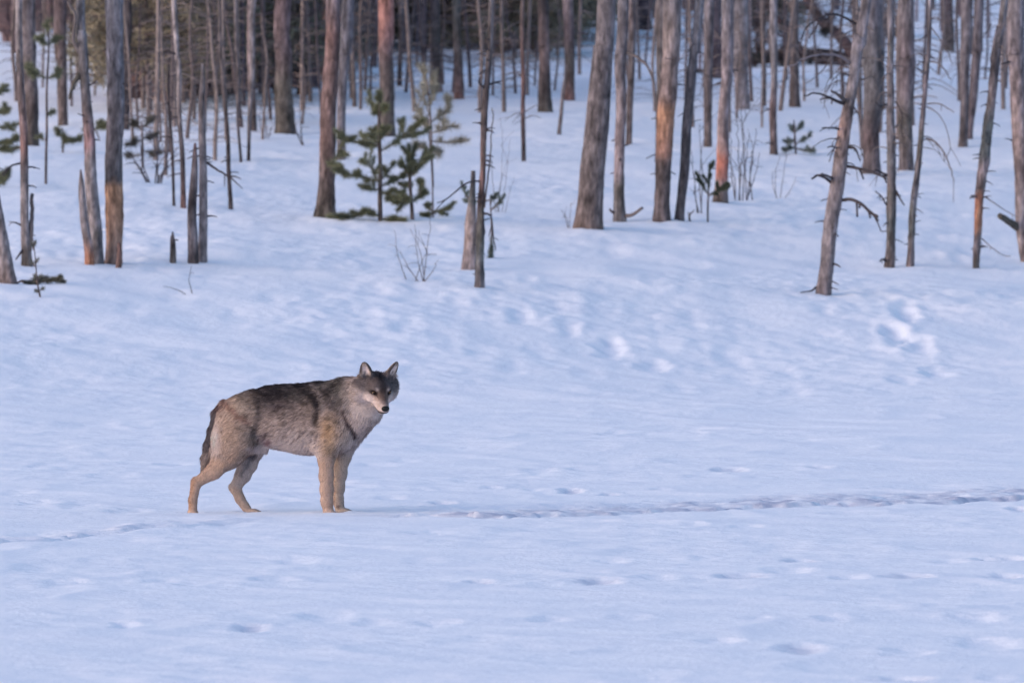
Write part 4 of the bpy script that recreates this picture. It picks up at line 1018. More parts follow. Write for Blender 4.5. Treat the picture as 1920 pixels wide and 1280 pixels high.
for i, (px, py) in enumerate(stems):
    x, d, z = place(px, py)
    root = thing("bare_sapling", "thin leafless twiggy stem, one of many standing between the trunks up the slope", "sapling", (x, d, z), "thin twiggy stems between the trunks")
    root.rotation_euler = (frng.gauss(0, .03), frng.gauss(0, .05), frng.uniform(0, 6.28))
    o = link("stem", TWIGGY[i % 4], root)
    s_ = frng.uniform(.55, 1.1)
    o.scale = (s_ * 1.1, s_ * 1.1, s_ if i % 3 else s_ * .5)
# the wood goes on to either side of the picture
for i in range(28):
    x = frng.choice((-1, 1)) * frng.uniform(5.6, 15); d = frng.uniform(112, 175)
    if abs(x) < d * .047:
        continue
    z = float(ground(np.array([x]), np.array([d]))[0])
    root = thing("pine_tree", "pine of the same wood standing outside the edge of the picture", "tree", (x, d, z), "pines beyond the picture edge")
    root.rotation_euler = (frng.gauss(0, .015), frng.gauss(0, .02), frng.uniform(0, 6.28))
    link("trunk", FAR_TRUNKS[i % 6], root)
    live_crown(root, 5.6, i)


# ------------------------------------------------------------------ wolf
WS = F / 71.0                    # photo pixels per metre where the wolf stands
WX, WY0, WPY = 510.0, 71.0, 959.0


def wp(px, py, y=0.0):
    return np.array([(px - WX) / WS, y, (WPY - py) / WS])


HEAD_O = wp(707, 720, -.185)
ES, EU, EF = .0515, .019, .075    # eye place in the head's own frame
_hy, _hp = math.radians(23), math.radians(31)
_F0 = np.array([math.sin(_hy), -math.cos(_hy), 0])
HF = math.cos(_hp) * _F0 - math.sin(_hp) * np.array([0, 0, 1.])
HU = math.sin(_hp) * _F0 + math.cos(_hp) * np.array([0, 0, 1.])
HS = np.array([math.cos(_hy), math.sin(_hy), 0])
HM = np.stack([HS, HU, HF])      # rows: side, up, forward


HK = 1.09                         # head size


def hl(s, u, f):
    return HEAD_O + HK * (s * HS + u * HU + f * HF)


VOX = .0042
_lo = np.array([-.60, -.36, -.03]); _hi = np.array([.86, .24, 1.0])
_gx, _gy, _gz = [np.arange(_lo[i], _hi[i], VOX, dtype=np.float32) for i in range(3)]
_D = np.full((len(_gx), len(_gy), len(_gz)), .3, np.float32)


def _sub(lo, hi):
    sl = []
    for g, a, b in zip((_gx, _gy, _gz), lo, hi):
        i0 = max(int(np.searchsorted(g, a)), 0); i1 = min(int(np.searchsorted(g, b)), len(g))
        sl.append(slice(i0, i1))
    return tuple(sl)


def _smin(a, b, k):
    h = np.maximum(k - np.abs(a - b), 0) / k
    return np.minimum(a, b) - h * h * k * .25


def cone(a, b, ra, rb, wy=1.0, k=.03, cut=False):
    """swept sphere from a to b with radii ra..rb, flattened across by wy, merged smoothly into the body"""
    a = np.asarray(a, np.float32); b = np.asarray(b, np.float32)
    m = max(ra, rb) + k + .012
    sl = _sub(np.minimum(a, b) - m, np.maximum(a, b) + m)
    if 0 in _D[sl].shape:
        return
    X = _gx[sl[0]][:, None, None] - a[0]; Y = (_gy[sl[1]][None, :, None] - a[1]) / wy; Z = _gz[sl[2]][None, None, :] - a[2]
    bx, by, bz = b[0] - a[0], (b[1] - a[1]) / wy, b[2] - a[2]
    L2 = bx * bx + by * by + bz * bz + 1e-9
    h = np.clip((X * bx + Y * by + Z * bz) / L2, 0, 1)
    d = np.sqrt((X - bx * h) ** 2 + (Y - by * h) ** 2 + (Z - bz * h) ** 2) - (ra + (rb - ra) * h)
    d = d * min(1.0, .5 + .5 * wy)
    _D[sl] = -_smin(-_D[sl], d, k) if cut else _smin(_D[sl], d, k)


def blob(c, r, M=None, k=.02, cut=False):
    """ellipsoid with axes given by the rows of M"""
    c = np.asarray(c, float); M = np.eye(3) if M is None else M
    m = max(r) + k + .012
    sl = _sub(c - m, c + m)
    if 0 in _D[sl].shape:
        return
    X = _gx[sl[0]][:, None, None] - c[0]; Y = _gy[sl[1]][None, :, None] - c[1]; Z = _gz[sl[2]][None, None, :] - c[2]
    q = [(X * M[i][0] + Y * M[i][1] + Z * M[i][2]) for i in range(3)]
    k0 = np.sqrt(sum((q[i] / r[i]) ** 2 for i in range(3)))
    k1 = np.sqrt(sum((q[i] / r[i] ** 2) ** 2 for i in range(3))) + 1e-6
    d = k0 * (k0 - 1) / k1
    _D[sl] = -_smin(-_D[sl], d, k) if cut else _smin(_D[sl], d, k)


def limb(pts, y, k=.02, wy=1.0):
    """pts: (photo px, py, radius px[, dy]) down a leg"""
    P = [(wp(p[0], p[1], y + (p[3] if len(p) > 3 else 0)), p[2] / WS) for p in pts]
    for (a, ra), (b, rb) in zip(P[:-1], P[1:]):
        cone(a, b, ra, rb, wy, k)


def paw(px, py, y, ln, h, w, toe):
    """a paw: pad, and four separate toes reaching forward"""
    c = wp(px, py, y)
    blob(c + np.array([-.1 * ln, 0, h * .15]), (ln * .52, w * .9, h), None, .012)
    for i, (oy, fx) in enumerate(((-.75, .28), (-.27, .5), (.27, .5), (.75, .28))):
        t = c + np.array([ln * fx * toe, oy * w, -h * .12])
        cone(c + np.array([0, oy * w * .7, h * .2]), t, h * .62, h * .5, 1.0, .008)


def build_wolf():
    w = WS
    # trunk
    cone(wp(437, 778), wp(482, 773), 35 / w, 45 / w, .92, .05)
    cone(wp(478, 771), wp(530, 776), 44 / w, 55 / w, .74, .05)
    cone(wp(526, 778), wp(590, 780), 55 / w, 61 / w, .72, .05)
    cone(wp(588, 780), wp(628, 784), 61 / w, 53 / w, .72, .05)
    cone(wp(500, 727), wp(600, 722), 6 / w, 7 / w, 1.0, .05)
    blob(wp(566, 808), (.13, .10, .105), None, .05)
    # neck and throat
    cone(wp(608, 766), wp(652, 753, -.02), 52 / w, 48 / w, .80, .05)
    cone(wp(650, 753, -.02), wp(682, 743, -.075), 48 / w, 39 / w, .80, .05)
    cone(wp(672, 745, -.06), hl(0, -.01, -.04), 38 / w, .085, .9, .05)
    cone(wp(686, 762, -.10), wp(650, 790, -.01), 29 / w, 38 / w, .80, .05)
    blob(wp(643, 803, .01), (.068, .085, .095), None, .05)
    # shoulders and hips
    for s, dx in ((-1, 0), (1, 16)):
        cone(wp(612 + dx, 752, s * .075), wp(626 + dx, 800, s * .088), 30 / w, 31 / w, .62, .045)
        cone(wp(626 + dx, 800, s * .088), wp(612 + dx, 826, s * .092), 31 / w, 25 / w, .66, .04)
    cone(wp(452, 765, -.075), wp(438, 815, -.085), 31 / w, 37 / w, .66, .045)
    cone(wp(438, 815, -.085), wp(428, 843, -.088), 37 / w, 29 / w, .68, .04)
    cone(wp(455, 770, .075), wp(470, 822, .08), 31 / w, 30 / w, .66, .045)
    # legs
    limb([(434, 836, 29), (402, 875, 14.0), (370, 897, 9.2)], -.09, .02, .72)
    limb([(367, 894, 7.5), (368, 899, 9.2), (362, 930, 7.6), (362, 950, 8.0)], -.09, .012, .85)
    limb([(472, 824, 29), (463, 864, 17), (455, 884, 13.5), (440, 908, 10.5)], .085, .02, .72)
    limb([(434, 907, 6), (441, 909, 10.0), (449, 929, 8.6), (461, 947, 8.2)], .085, .012, .85)
    limb([(613, 826, 25), (612, 852, 14.5), (612, 885, 12), (613, 910, 11.5), (613, 932, 10), (616, 952, 10)], -.09, .022, .8)
    limb([(646, 820, 26), (641, 852, 14.0), (637, 882, 11.6), (634, 908, 10.5), (633, 930, 9.2), (637, 950, 9.0)], .075, .022, .8)
    paw(363, 953.5, -.09, .058, .017, .032, .75)
    paw(475, 953.5, .085, .078, .016, .034, 1.0)
    paw(623, 956.5, -.09, .078, .019, .037, .85)
    paw(647, 953, .075, .078, .018, .037, 1.0)
    # sheath and belly fold
    cone(wp(468, 833, -.01), wp(496, 834, -.01), 11 / w, 8 / w, 1.0, .02)
    # tail
    T = [(420, 752, 8, 0), (408, 771, 9.5, .0), (401, 803, 10.5, .0), (394, 830, 11, -.005), (388, 854, 9.5, -.01), (381, 877, 4, -.012)]
    for p, q in zip(T[:-1], T[1:]):
        cone(wp(p[0], p[1], p[3]), wp(q[0], q[1], q[3]), p[2] / w, q[2] / w, 1.0, .02)
    # head
    blob(hl(0, .012, -.005), tuple(HK * t for t in (.080, .064, .084)), HM, .03)
    blob(hl(0, .012, .042), tuple(HK * t for t in (.062, .030, .042)), HM, .03)
    blob(hl(0, .035, .03), tuple(HK * t for t in (.050, .038, .055)), HM, .03)
    for s in (-1, 1):
        blob(hl(s * .076, -.030, -.010), tuple(HK * t for t in (.054, .064, .046)), HM, .035)
        blob(hl(s * .100, -.012, -.026), tuple(HK * t for t in (.038, .058, .036)), HM, .03)
        blob(hl(s * .045, -.028, .048), tuple(HK * t for t in (.034, .032, .036)), HM, .025)     # cheekbone
        blob(hl(s * .036, .040, .064), tuple(HK * t for t in (.022, .014, .018)), HM, .015)       # brow
    cone(hl(0, -.012, .060), hl(0, -.042, .150), HK * .046, HK * .0300, 1.0, .025)   # muzzle
    cone(hl(0, -.002, .070), hl(0, -.024, .154), HK * .026, HK * .0195, 1.0, .015)   # bridge
    cone(hl(0, -.055, .040), hl(0, -.072, .130), HK * .036, HK * .0180, 1.0, .014)   # lower jaw
    for s in (-1, 1):
        cone(hl(s * .024, -.040, .080), hl(s * .017, -.054, .148), HK * .024, HK * .0165, 1.0, .012)   # flews
        blob(hl(s * ES, EU, EF + .003), tuple(HK * t for t in (.013, .009, .013)), HM, .010, cut=True)              # eye sockets
    # ears: thick-walled cups, opening forward and a little outward
    for s in (-1, 1):
        ax = np.array([s * .36, .93, -.08]); ax /= np.linalg.norm(ax)
        out = np.array([s * .35, .0, .94]); out -= ax * out.dot(ax); out /= np.linalg.norm(out)
        sd_ = np.cross(ax, out)
        up, ou, si = [v[0] * HS + v[1] * HU + v[2] * HF for v in (ax, out, sd_)]
        base = hl(s * .067, .066, -.020)
        EM = np.stack([si, up, ou])
        blob(base + up * (HK * .008), tuple(HK * t for t in (.040, .040, .024)), EM, .022)
        blob(base + up * (HK * .038), tuple(HK * t for t in (.035, .050, .016)), EM, .010)
        blob(base + up * (HK * .062), tuple(HK * t for t in (.025, .040, .0110)), EM, .008)
        blob(base + up * (HK * .042) + ou * (HK * .018), tuple(HK * t for t in (.0245, .050, .016)), EM, .006, cut=True)
    # ---- surface nets
    D = _D
    S = D < 0
    cnt = np.zeros(tuple(n - 1 for n in D.shape), np.int8)
    for a in (0, 1):
        for b in (0, 1):
            for c in (0, 1):
                cnt += S[a:S.shape[0] - 1 + a, b:S.shape[1] - 1 + b, c:S.shape[2] - 1 + c]
    act = np.argwhere((cnt > 0) & (cnt < 8))
    idx = np.full(cnt.shape, -1, np.int32); idx[act[:, 0], act[:, 1], act[:, 2]] = np.arange(len(act))
    acc = np.zeros((len(act), 3)); num = np.zeros(len(act))
    cs = [(a, b, c) for a in (0, 1) for b in (0, 1) for c in (0, 1)]
    val = {o: D[act[:, 0] + o[0], act[:, 1] + o[1], act[:, 2] + o[2]] for o in cs}
    for o in cs:
        for ax in range(3):
            if o[ax] == 0:
                p = list(o); p[ax] = 1; p = tuple(p)
                va, vb = val[o], val[p]
                m = (va < 0) != (vb < 0)
                t = np.where(m, va / np.where(m, va - vb, 1), 0)
                pos = np.tile(np.array(o, float), (len(act), 1)); pos[:, ax] += t
                acc += np.where(m[:, None], pos, 0); num += m
    V = (act + acc / num[:, None]) * VOX + np.array([_gx[0], _gy[0], _gz[0]])
    quads = []
    for ax in range(3):
        b, c = (ax + 1) % 3, (ax + 2) % 3
        s0 = [slice(None)] * 3; s1 = [slice(None)] * 3
        s0[ax] = slice(0, -1); s1[ax] = slice(1, None)
        for t in (b, c):
            s0[t] = slice(1, -1); s1[t] = slice(1, -1)
        A, B = S[tuple(s0)], S[tuple(s1)]
        e = np.argwhere(A != B)
        flip = A[e[:, 0], e[:, 1], e[:, 2]]
        e = e.copy(); e[:, b] += 1; e[:, c] += 1

        def cell(db, dc):
            q = e.copy(); q[:, b] -= db; q[:, c] -= dc
            return idx[q[:, 0], q[:, 1], q[:, 2]]
        Q = np.stack([cell(1, 1), cell(0, 1), cell(0, 0), cell(1, 0)], 1)
        Q[~flip] = Q[~flip][:, ::-1]
        quads.append(Q)
    Q = np.concatenate(quads)
    Q = Q[(Q >= 0).all(1)]
    # two rounds of gentle smoothing
    E = np.concatenate([Q[:, [0, 1]], Q[:, [1, 2]], Q[:, [2, 3]], Q[:, [3, 0]]])
    for lam in (.5, -.45, .5):
        sm = np.zeros_like(V); n = np.zeros(len(V))
        np.add.at(sm, E[:, 0], V[E[:, 1]]); np.add.at(n, E[:, 0], 1)
        V = V + lam * (sm / np.maximum(n, 1)[:, None] - V)
    return V, Q


def _g2(px, py, cx, cy, rx, ry, ang=0.0):
    a = math.radians(ang)
    u = (px - cx) * math.cos(a) + (py - cy) * math.sin(a); v = -(px - cx) * math.sin(a) + (py - cy) * math.cos(a)
    return np.exp(-((u / rx) ** 2 + (v / ry) ** 2))


def _gline(px, py, pts, wd):
    """closeness to a polyline in the side view"""
    best = np.full(len(px), 1e9)
    for (ax, ay), (bx, by) in zip(pts[:-1], pts[1:]):
        dx, dy = bx - ax, by - ay
        h = np.clip(((px - ax) * dx + (py - ay) * dy) / (dx * dx + dy * dy), 0, 1)
        best = np.minimum(best, np.hypot(px - ax - dx * h, py - ay - dy * h))
    return np.exp(-(best / wd) ** 2)


def _tear(a, u, f):
    # dark corner line running down from the inner eye
    h = np.clip((ES - .012 - a) / .012, 0, 1)
    return np.exp(-((u - (EU - .004 - .012 * h)) / .004) ** 2 - ((a - (ES - .018)) / .010) ** 2) * (f > .05)


def coat(P, Nrm):
    """the wolf's coat pattern by place on the body: hair colours, with far-cheek and wrinkle shade painted in"""
    px = P[:, 0] * WS + WX; py = WPY - P[:, 2] * WS; y = P[:, 1]
    wob = 3.0 * vn3(P[:, 0] * 40, P[:, 1] * 40, P[:, 2] * 40, 1)
    px = px + wob; py = py + 2.5 * vn3(P[:, 0] * 34 + 7, P[:, 1] * 34, P[:, 2] * 34, 4)
    C = np.tile(np.array([.24, .19, .165]), (len(P), 1))

    def put(w, c, s=1.0):
        nonlocal C
        w = np.clip(w * s, 0, 1)[:, None]
        C = C * (1 - w) + np.array(c) * w
    far = y > .03
    # belly, flank
    put(sstep(800, 838, py) * sstep(470, 500, px) * (1 - sstep(600, 625, px)), (.56, .48, .445), 1.0)
    put(_g2(px, py, 560, 815, 50, 22), (.38, .32, .295), .7)
    put(_g2(px, py, 550, 770, 45, 16), (.17, .135, .12), .7)
    # dark saddle
    top = np.interp(px, [405, 424, 441, 472, 500, 545, 573, 601, 624, 643, 670], [752, 739, 732, 724, 719, 717, 716, 712, 706, 699, 697])
    h = py - top
    put((1 - sstep(12, 46, h)) * sstep(460, 500, px) * (1 - sstep(640, 660, px)), (.026, .022, .026), 1.05)
    put((1 - sstep(1, 9, h)) * sstep(415, 440, px) * (1 - sstep(660, 670, px)), (.06, .055, .06), .8)
    put(_g2(px, py, 522, 752, 22, 10, -15), (.10, .075, .078), .75)
    put(_g2(px, py, 505, 742, 20, 16), (.07, .062, .066), .7)
    put(_gline(px, py, [(556, 719), (582, 725), (598, 745), (601, 765), (597, 780)], 7), (.020, .018, .022), 1.15)
    put(_g2(px, py, 560, 735, 26, 10), (.13, .115, .105), .6)
    # pale band behind the shoulder, grey neck
    put(_gline(px, py, [(590, 716), (606, 735), (610, 760), (607, 790), (598, 820)], 5.5), (.29, .245, .23), .8)
    put(_g2(px, py, 634, 738, 22, 28), (.10, .088, .086), .95)
    put(_gline(px, py, [(612, 715), (628, 745), (631, 775)], 5), (.09, .075, .075), .6)
    put(_g2(px, py, 645, 722, 16, 12), (.20, .185, .155), .7)
    put(_gline(px, py, [(600, 720), (640, 703), (665, 702)], 5), (.24, .215, .19), .6)
    # shoulder ochre, chest
    put(_g2(px, py, 622, 808, 18, 34), (.36, .24, .145), 1.0)
    put(_g2(px, py, 612, 790, 10, 20), (.32, .21, .13), .6)
    put(_g2(px, py, 615, 835, 12, 10), (.22, .15, .085), .5)
    put(_g2(px, py, 666, 826, 26, 20), (.47, .415, .395), 1.05)
    put(_g2(px, py, 650, 812, 10, 22), (.34, .27, .215), .6)
    # rump and thigh
    put(_g2(px, py, 452, 755, 28, 22), (.31, .245, .19), .9)
    put(_g2(px, py, 438, 806, 38, 44), (.32, .235, .18), 1.1)
    put(_gline(px, py, [(420, 745), (432, 752), (450, 772), (468, 782)], 6), (.15, .085, .068), .75)
    put(_gline(px, py, [(488, 745), (489, 765), (484, 788), (478, 805)], 6.5), (.075, .062, .06), .9)
    put(_g2(px, py, 478, 815, 8, 16), (.16, .125, .10), .6)
    put(_g2(px, py, 404, 812, 10, 28, 4), (.60, .52, .48), 1.1)
    put(_gline(px, py, [(484, 818), (492, 809), (500, 802)], 2.2), (.12, .085, .085), .8)  # flank wrinkles: shade of the folds painted as dark lines
    put(_gline(px, py, [(492, 822), (499, 810), (505, 802)], 2.0), (.10, .07, .07), .8)
    put(_g2(px, py, 504, 822, 8, 8), (.15, .07, .075), .8)
    for a in range(12):
        sx = 512 + a * 7.5 + (a * 37 % 7); sy = 795 + (a * 53 % 30)
        put(_gline(px, py, [(sx + 3, sy - 7), (sx, sy), (sx - 1, sy + 6)], 1.6), (.15, .12, .115), .7)
    put(_g2(px, py, 478, 833, 14, 5) * (~far), (.45, .375, .37), .8)
    # legs
    low = sstep(838, 858, py)
    put(low * (px < 420), (.41, .295, .225), .9)
    put(low * (px > 580), (.41, .30, .235), .9)
    put(_gline(px, py, [(362, 893), (358, 915), (357, 945)], 5), (.30, .175, .11), .65)
    put(_g2(px, py, 430, 855, 26, 8, -38), (.40, .27, .19), .6)
    put(low * far * (px > 420) * (px < 520), (.36, .31, .285), .9)
    put(_g2(px, py, 473, 848, 11, 8) * far, (.045, .042, .055), .95)
    put(_gline(px, py, [(468, 855), (460, 872), (452, 885)], 5) * far, (.12, .115, .125), .7)
    put(sstep(900, 915, py) * far * (px < 520), (.40, .30, .235), .85)
    put(_g2(px, py, 610, 858, 7, 30), (.44, .31, .22), .5)
    put(low * (px > 628) * far, (.40, .335, .285), .8)
    put(_g2(px, py, 634, 944, 3, 3) * (px > 600), (.14, .10, .09), .8)
    # tail
    tl = np.interp(py, [745, 771, 803, 830, 854, 880], [421, 407, 399.5, 397, 394, 386])
    tail = (px < tl + 6) * (py > 742) * (np.abs(y) < .06) * (py < 884)
    tl2 = np.interp(py, [745, 771, 803, 830, 854, 880], [421, 405, 398, 391, 385, 379])
    ontail = (np.hypot(px - tl2, y * WS) < 17) * (py > 750) * (py < 884)
    put(ontail * (px < tl2 + 4) * 1.0, (.06, .055, .062), .95)
    put(ontail * sstep(826, 850, py), (.20, .165, .15), .9)
    put(_g2(px, py, 412, 755, 10, 8), (.12, .07, .065), .7)
    # ---- head
    q = (P - HEAD_O) @ HM.T / HK
    s, u, f = q[:, 0], q[:, 1], q[:, 2]
    s = s + .004 * vn3(P[:, 0] * 60, P[:, 1] * 60, P[:, 2] * 60, 8)
    as_ = np.abs(s)
    r = np.sqrt(s ** 2 + (u + .02) ** 2 + (f * .8) ** 2)
    hd = 1 - sstep(.15, .20, r)
    g = lambda a, b, c, ra, rb, rc: np.exp(-(((as_ - a) / ra) ** 2 + ((u - b) / rb) ** 2 + ((f - c) / rc) ** 2))
    put(hd, (.40, .335, .305), .92)                                   # pale ruff
    put(_g2(px, py, 656, 745, 16, 34), (.21, .185, .175), .85)
    put(_g2(px, py, 680, 790, 26, 22), (.42, .36, .335), .8)
    put(_gline(px, py, [(646, 758), (651, 775), (659, 793), (669, 808)], 4.2) * (y < .03), (.045, .032, .035), .95)
    put(_g2(px, py, 668, 809, 5, 4), (.03, .025, .028), .9)
    put(hd * sstep(-.004, .026, u) * (f > -.10) * (1 - sstep(.095, .12, f)), (.088, .074, .074), .97)       # grey crown
    put(g(.080, .010, .02, .034, .030, .06), (.115, .10, .10), .95)     # band from eye to ear
    put(g(.105, -.010, -.02, .036, .05, .06) * (s > 0), (.06, .065, .07), .92)  # far cheek only: its shaded side painted into the coat
    put(g(0, .075, .02, .024, .05, .07), (.022, .020, .022), .95)
    put(g(0, .036, .085, .024, .038, .045), (.030, .025, .025), .97)
    put(g(.034, .041, .080, .009, .010, .03), (.38, .31, .27), .85)      # pale brow spots
    put(g(.024, .018, .09, .007, .016, .03), (.26, .19, .15), .75)
    put(g(0, .004, .105, .032, .026, .05), (.115, .078, .062), 1.15)
    put(g(0, .012, .100, .012, .020, .05), (.10, .07, .06), .8)       # muzzle top
    put(g(0, -.012, .145, .020, .016, .03), (.10, .07, .06), .9)
    put(g(.036, -.006, .080, .014, .014, .03), (.20, .13, .10), .8)
    put(g(.028, -.030, .130, .012, .010, .045), (.33, .26, .22), .85)    # pale lip line
    put(g(.050, -.035, .055, .03, .022, .035), (.50, .425, .385), .95)
    put(sstep(-.046, -.066, u) * sstep(.0, .03, f) * hd, (.38, .33, .305), .85)
    put(g(.075, -.045, .01, .04, .03, .05), (.47, .41, .385), .85)
    # lips, eye rims
    lipu = np.interp(f, [.035, .065, .10, .14, .175], [-.044, -.056, -.062, -.062, -.060])
    put(np.exp(-((u - lipu) / .009) ** 2) * sstep(.040, .055, f) * (as_ < .06) * (r < .25), (.018, .013, .013), 1.0)
    put(g(ES, EU - .001, EF + .004, .020, .0115, .03), (.014, .011, .011), 2.2)
    put(_tear(as_, u, f), (.03, .022, .022), .9)
    put(g(ES + .014, EU - .003, .068, .010, .006, .02), (.05, .042, .042), .8)
    # ears: dark rim, pale inside, tawny back
    for sg in (-1, 1):
        ax = np.array([sg * .36, .93, -.08]); ax /= np.linalg.norm(ax)
        out = np.array([sg * .35, 0, .94]); out -= ax * out.dot(ax); out /= np.linalg.norm(out)
        sdv = np.cross(ax, out)
        e = q - np.array([sg * .067, .066, -.020])
        eu, eo, es = e @ ax, e @ out, e @ sdv
        ear = sstep(.006, .030, eu) * (1 - sstep(.034, .050, np.abs(es))) * (1 - sstep(.03, .055, np.abs(eo)))
        put(ear, (.30, .25, .21), .95)
        wdt = np.interp(eu, [0, .035, .07, .11], [.034, .031, .021, .007])
        rel = np.abs(es) / wdt
        nf = (Nrm @ HM.T) @ out
        put(ear * (nf > -.1) * (1 - sstep(.55, .75, rel)) * (1 - sstep(.066, .086, eu)), (.52, .44, .40), 1.0)
        put(ear * (nf > -.1) * sstep(.72, .9, rel), (.06, .05, .052), .9)
        put(ear * sstep(.088, .10, eu), (.06, .05, .05), .8)
        put(ear * (nf > -.1) * np.exp(-((es * sg - .006) / .006) ** 2) * (1 - sstep(.03, .05, eu)), (.09, .075, .075), .7)
    # dark-tipped guard hair in irregular patches over the back and flanks
    px0 = P[:, 0] * WS + WX; py0 = WPY - P[:, 2] * WS
    body = sstep(430, 460, px0) * (1 - sstep(640, 665, px0)) * (1 - sstep(800, 835, py0))
    m1 = .7 * vn3(P[:, 0] * 28 + P[:, 2] * 12, P[:, 1] * 30, P[:, 2] * 44, 11) + .8 * vn3(P[:, 0] * 48 + P[:, 2] * 20, P[:, 1] * 50, P[:, 2] * 70, 12)
    C = C * (1 - .42 * body * sstep(.05, .85, m1))[:, None] + (body * sstep(.15, .8, -m1))[:, None] * np.array([.05, .042, .038])
    hh = py0 - np.interp(px0, [405, 424, 441, 472, 500, 545, 573, 601, 624, 643, 670], [752, 739, 732, 724, 719, 717, 716, 712, 706, 699, 697])
    C = C * (1 - .38 * (1 - sstep(10, 66, hh)) * sstep(440, 480, px0) * (1 - sstep(664, 676, px0)))[:, None]
    # hair-to-hair variation
    v = 1 + .16 * vn3(P[:, 0] * 90, P[:, 1] * 90, P[:, 2] * 160, 6) + .10 * vn3(P[:, 0] * 25, P[:, 1] * 25, P[:, 2] * 30, 9)
    C = C * (.92 + .9 * C.mean(1, keepdims=True)) * np.array([1.17, 1.10, 1.12])
    return np.clip(C * v[:, None], .012, .9)


def fur_field(P, Nrm):
    """lie and length of the hair at points on the body"""
    px = P[:, 0] * WS + WX; py = WPY - P[:, 2] * WS; y = P[:, 1]
    D = np.tile(np.array([-.85, 0, -.38]), (len(P), 1))
    L = np.full(len(P), .024)

    def mix(w, d, l):
        nonlocal D, L
        w = np.clip(w, 0, 1)
        D = D * (1 - w)[:, None] + np.asarray(d) * w[:, None]
        L = L * (1 - w) + l * w
    mix(sstep(610, 660, px), (-.45, .1, -.85), .030)
    mix(sstep(795, 835, py) * (px > 480) * (px < 600), (-.55, 0, -.75), .023)
    mix(sstep(640, 670, px) * sstep(770, 800, py), (-.2, -.15, -1), .028)
    mix(sstep(835, 865, py), (-.25, 0, -1), .017)
    mix(sstep(880, 900, py), (-.2, 0, -1), .014)
    mix(sstep(940, 948, py), (.3, 0, -.6), .006)
    mix((1 - sstep(412, 440, px)) * (py < 850) , (-.25, 0, -1), .028)
    tl2 = np.interp(py, [745, 771, 803, 830, 854, 880], [421, 405, 398, 391, 385, 379])
    ont = (np.hypot(px - tl2, y * WS) < 17) * (py > 746) * (py < 884)
    mix(ont * 1.0, (-.22, 0, -1), .028)
    q = (P - HEAD_O) @ HM.T / HK
    s, u, f = q[:, 0], q[:, 1], q[:, 2]
    r = np.sqrt(s ** 2 + (u + .02) ** 2 + (f * .8) ** 2)
    hd = 1 - sstep(.13, .17, r)
    back = (np.sign(s) * .45)[:, None] * HS + (-.25 - .4 * (u < -.02))[:, None] * HU - .85 * HF
    w = np.clip(hd, 0, 1)[:, None]
    D = D * (1 - w) + back * w
    hl_ = .026 - .0205 * sstep(.0, .06, f)
    L = L * (1 - w[:, 0]) + hl_ * w[:, 0]
    ear = sstep(.075, .10, u) * sstep(.025, .045, np.abs(s)) * (r < .3)
    L = L * (1 - ear) + .006 * ear
    D = D * (1 - ear)[:, None] + HU * ear[:, None]
    return D, L


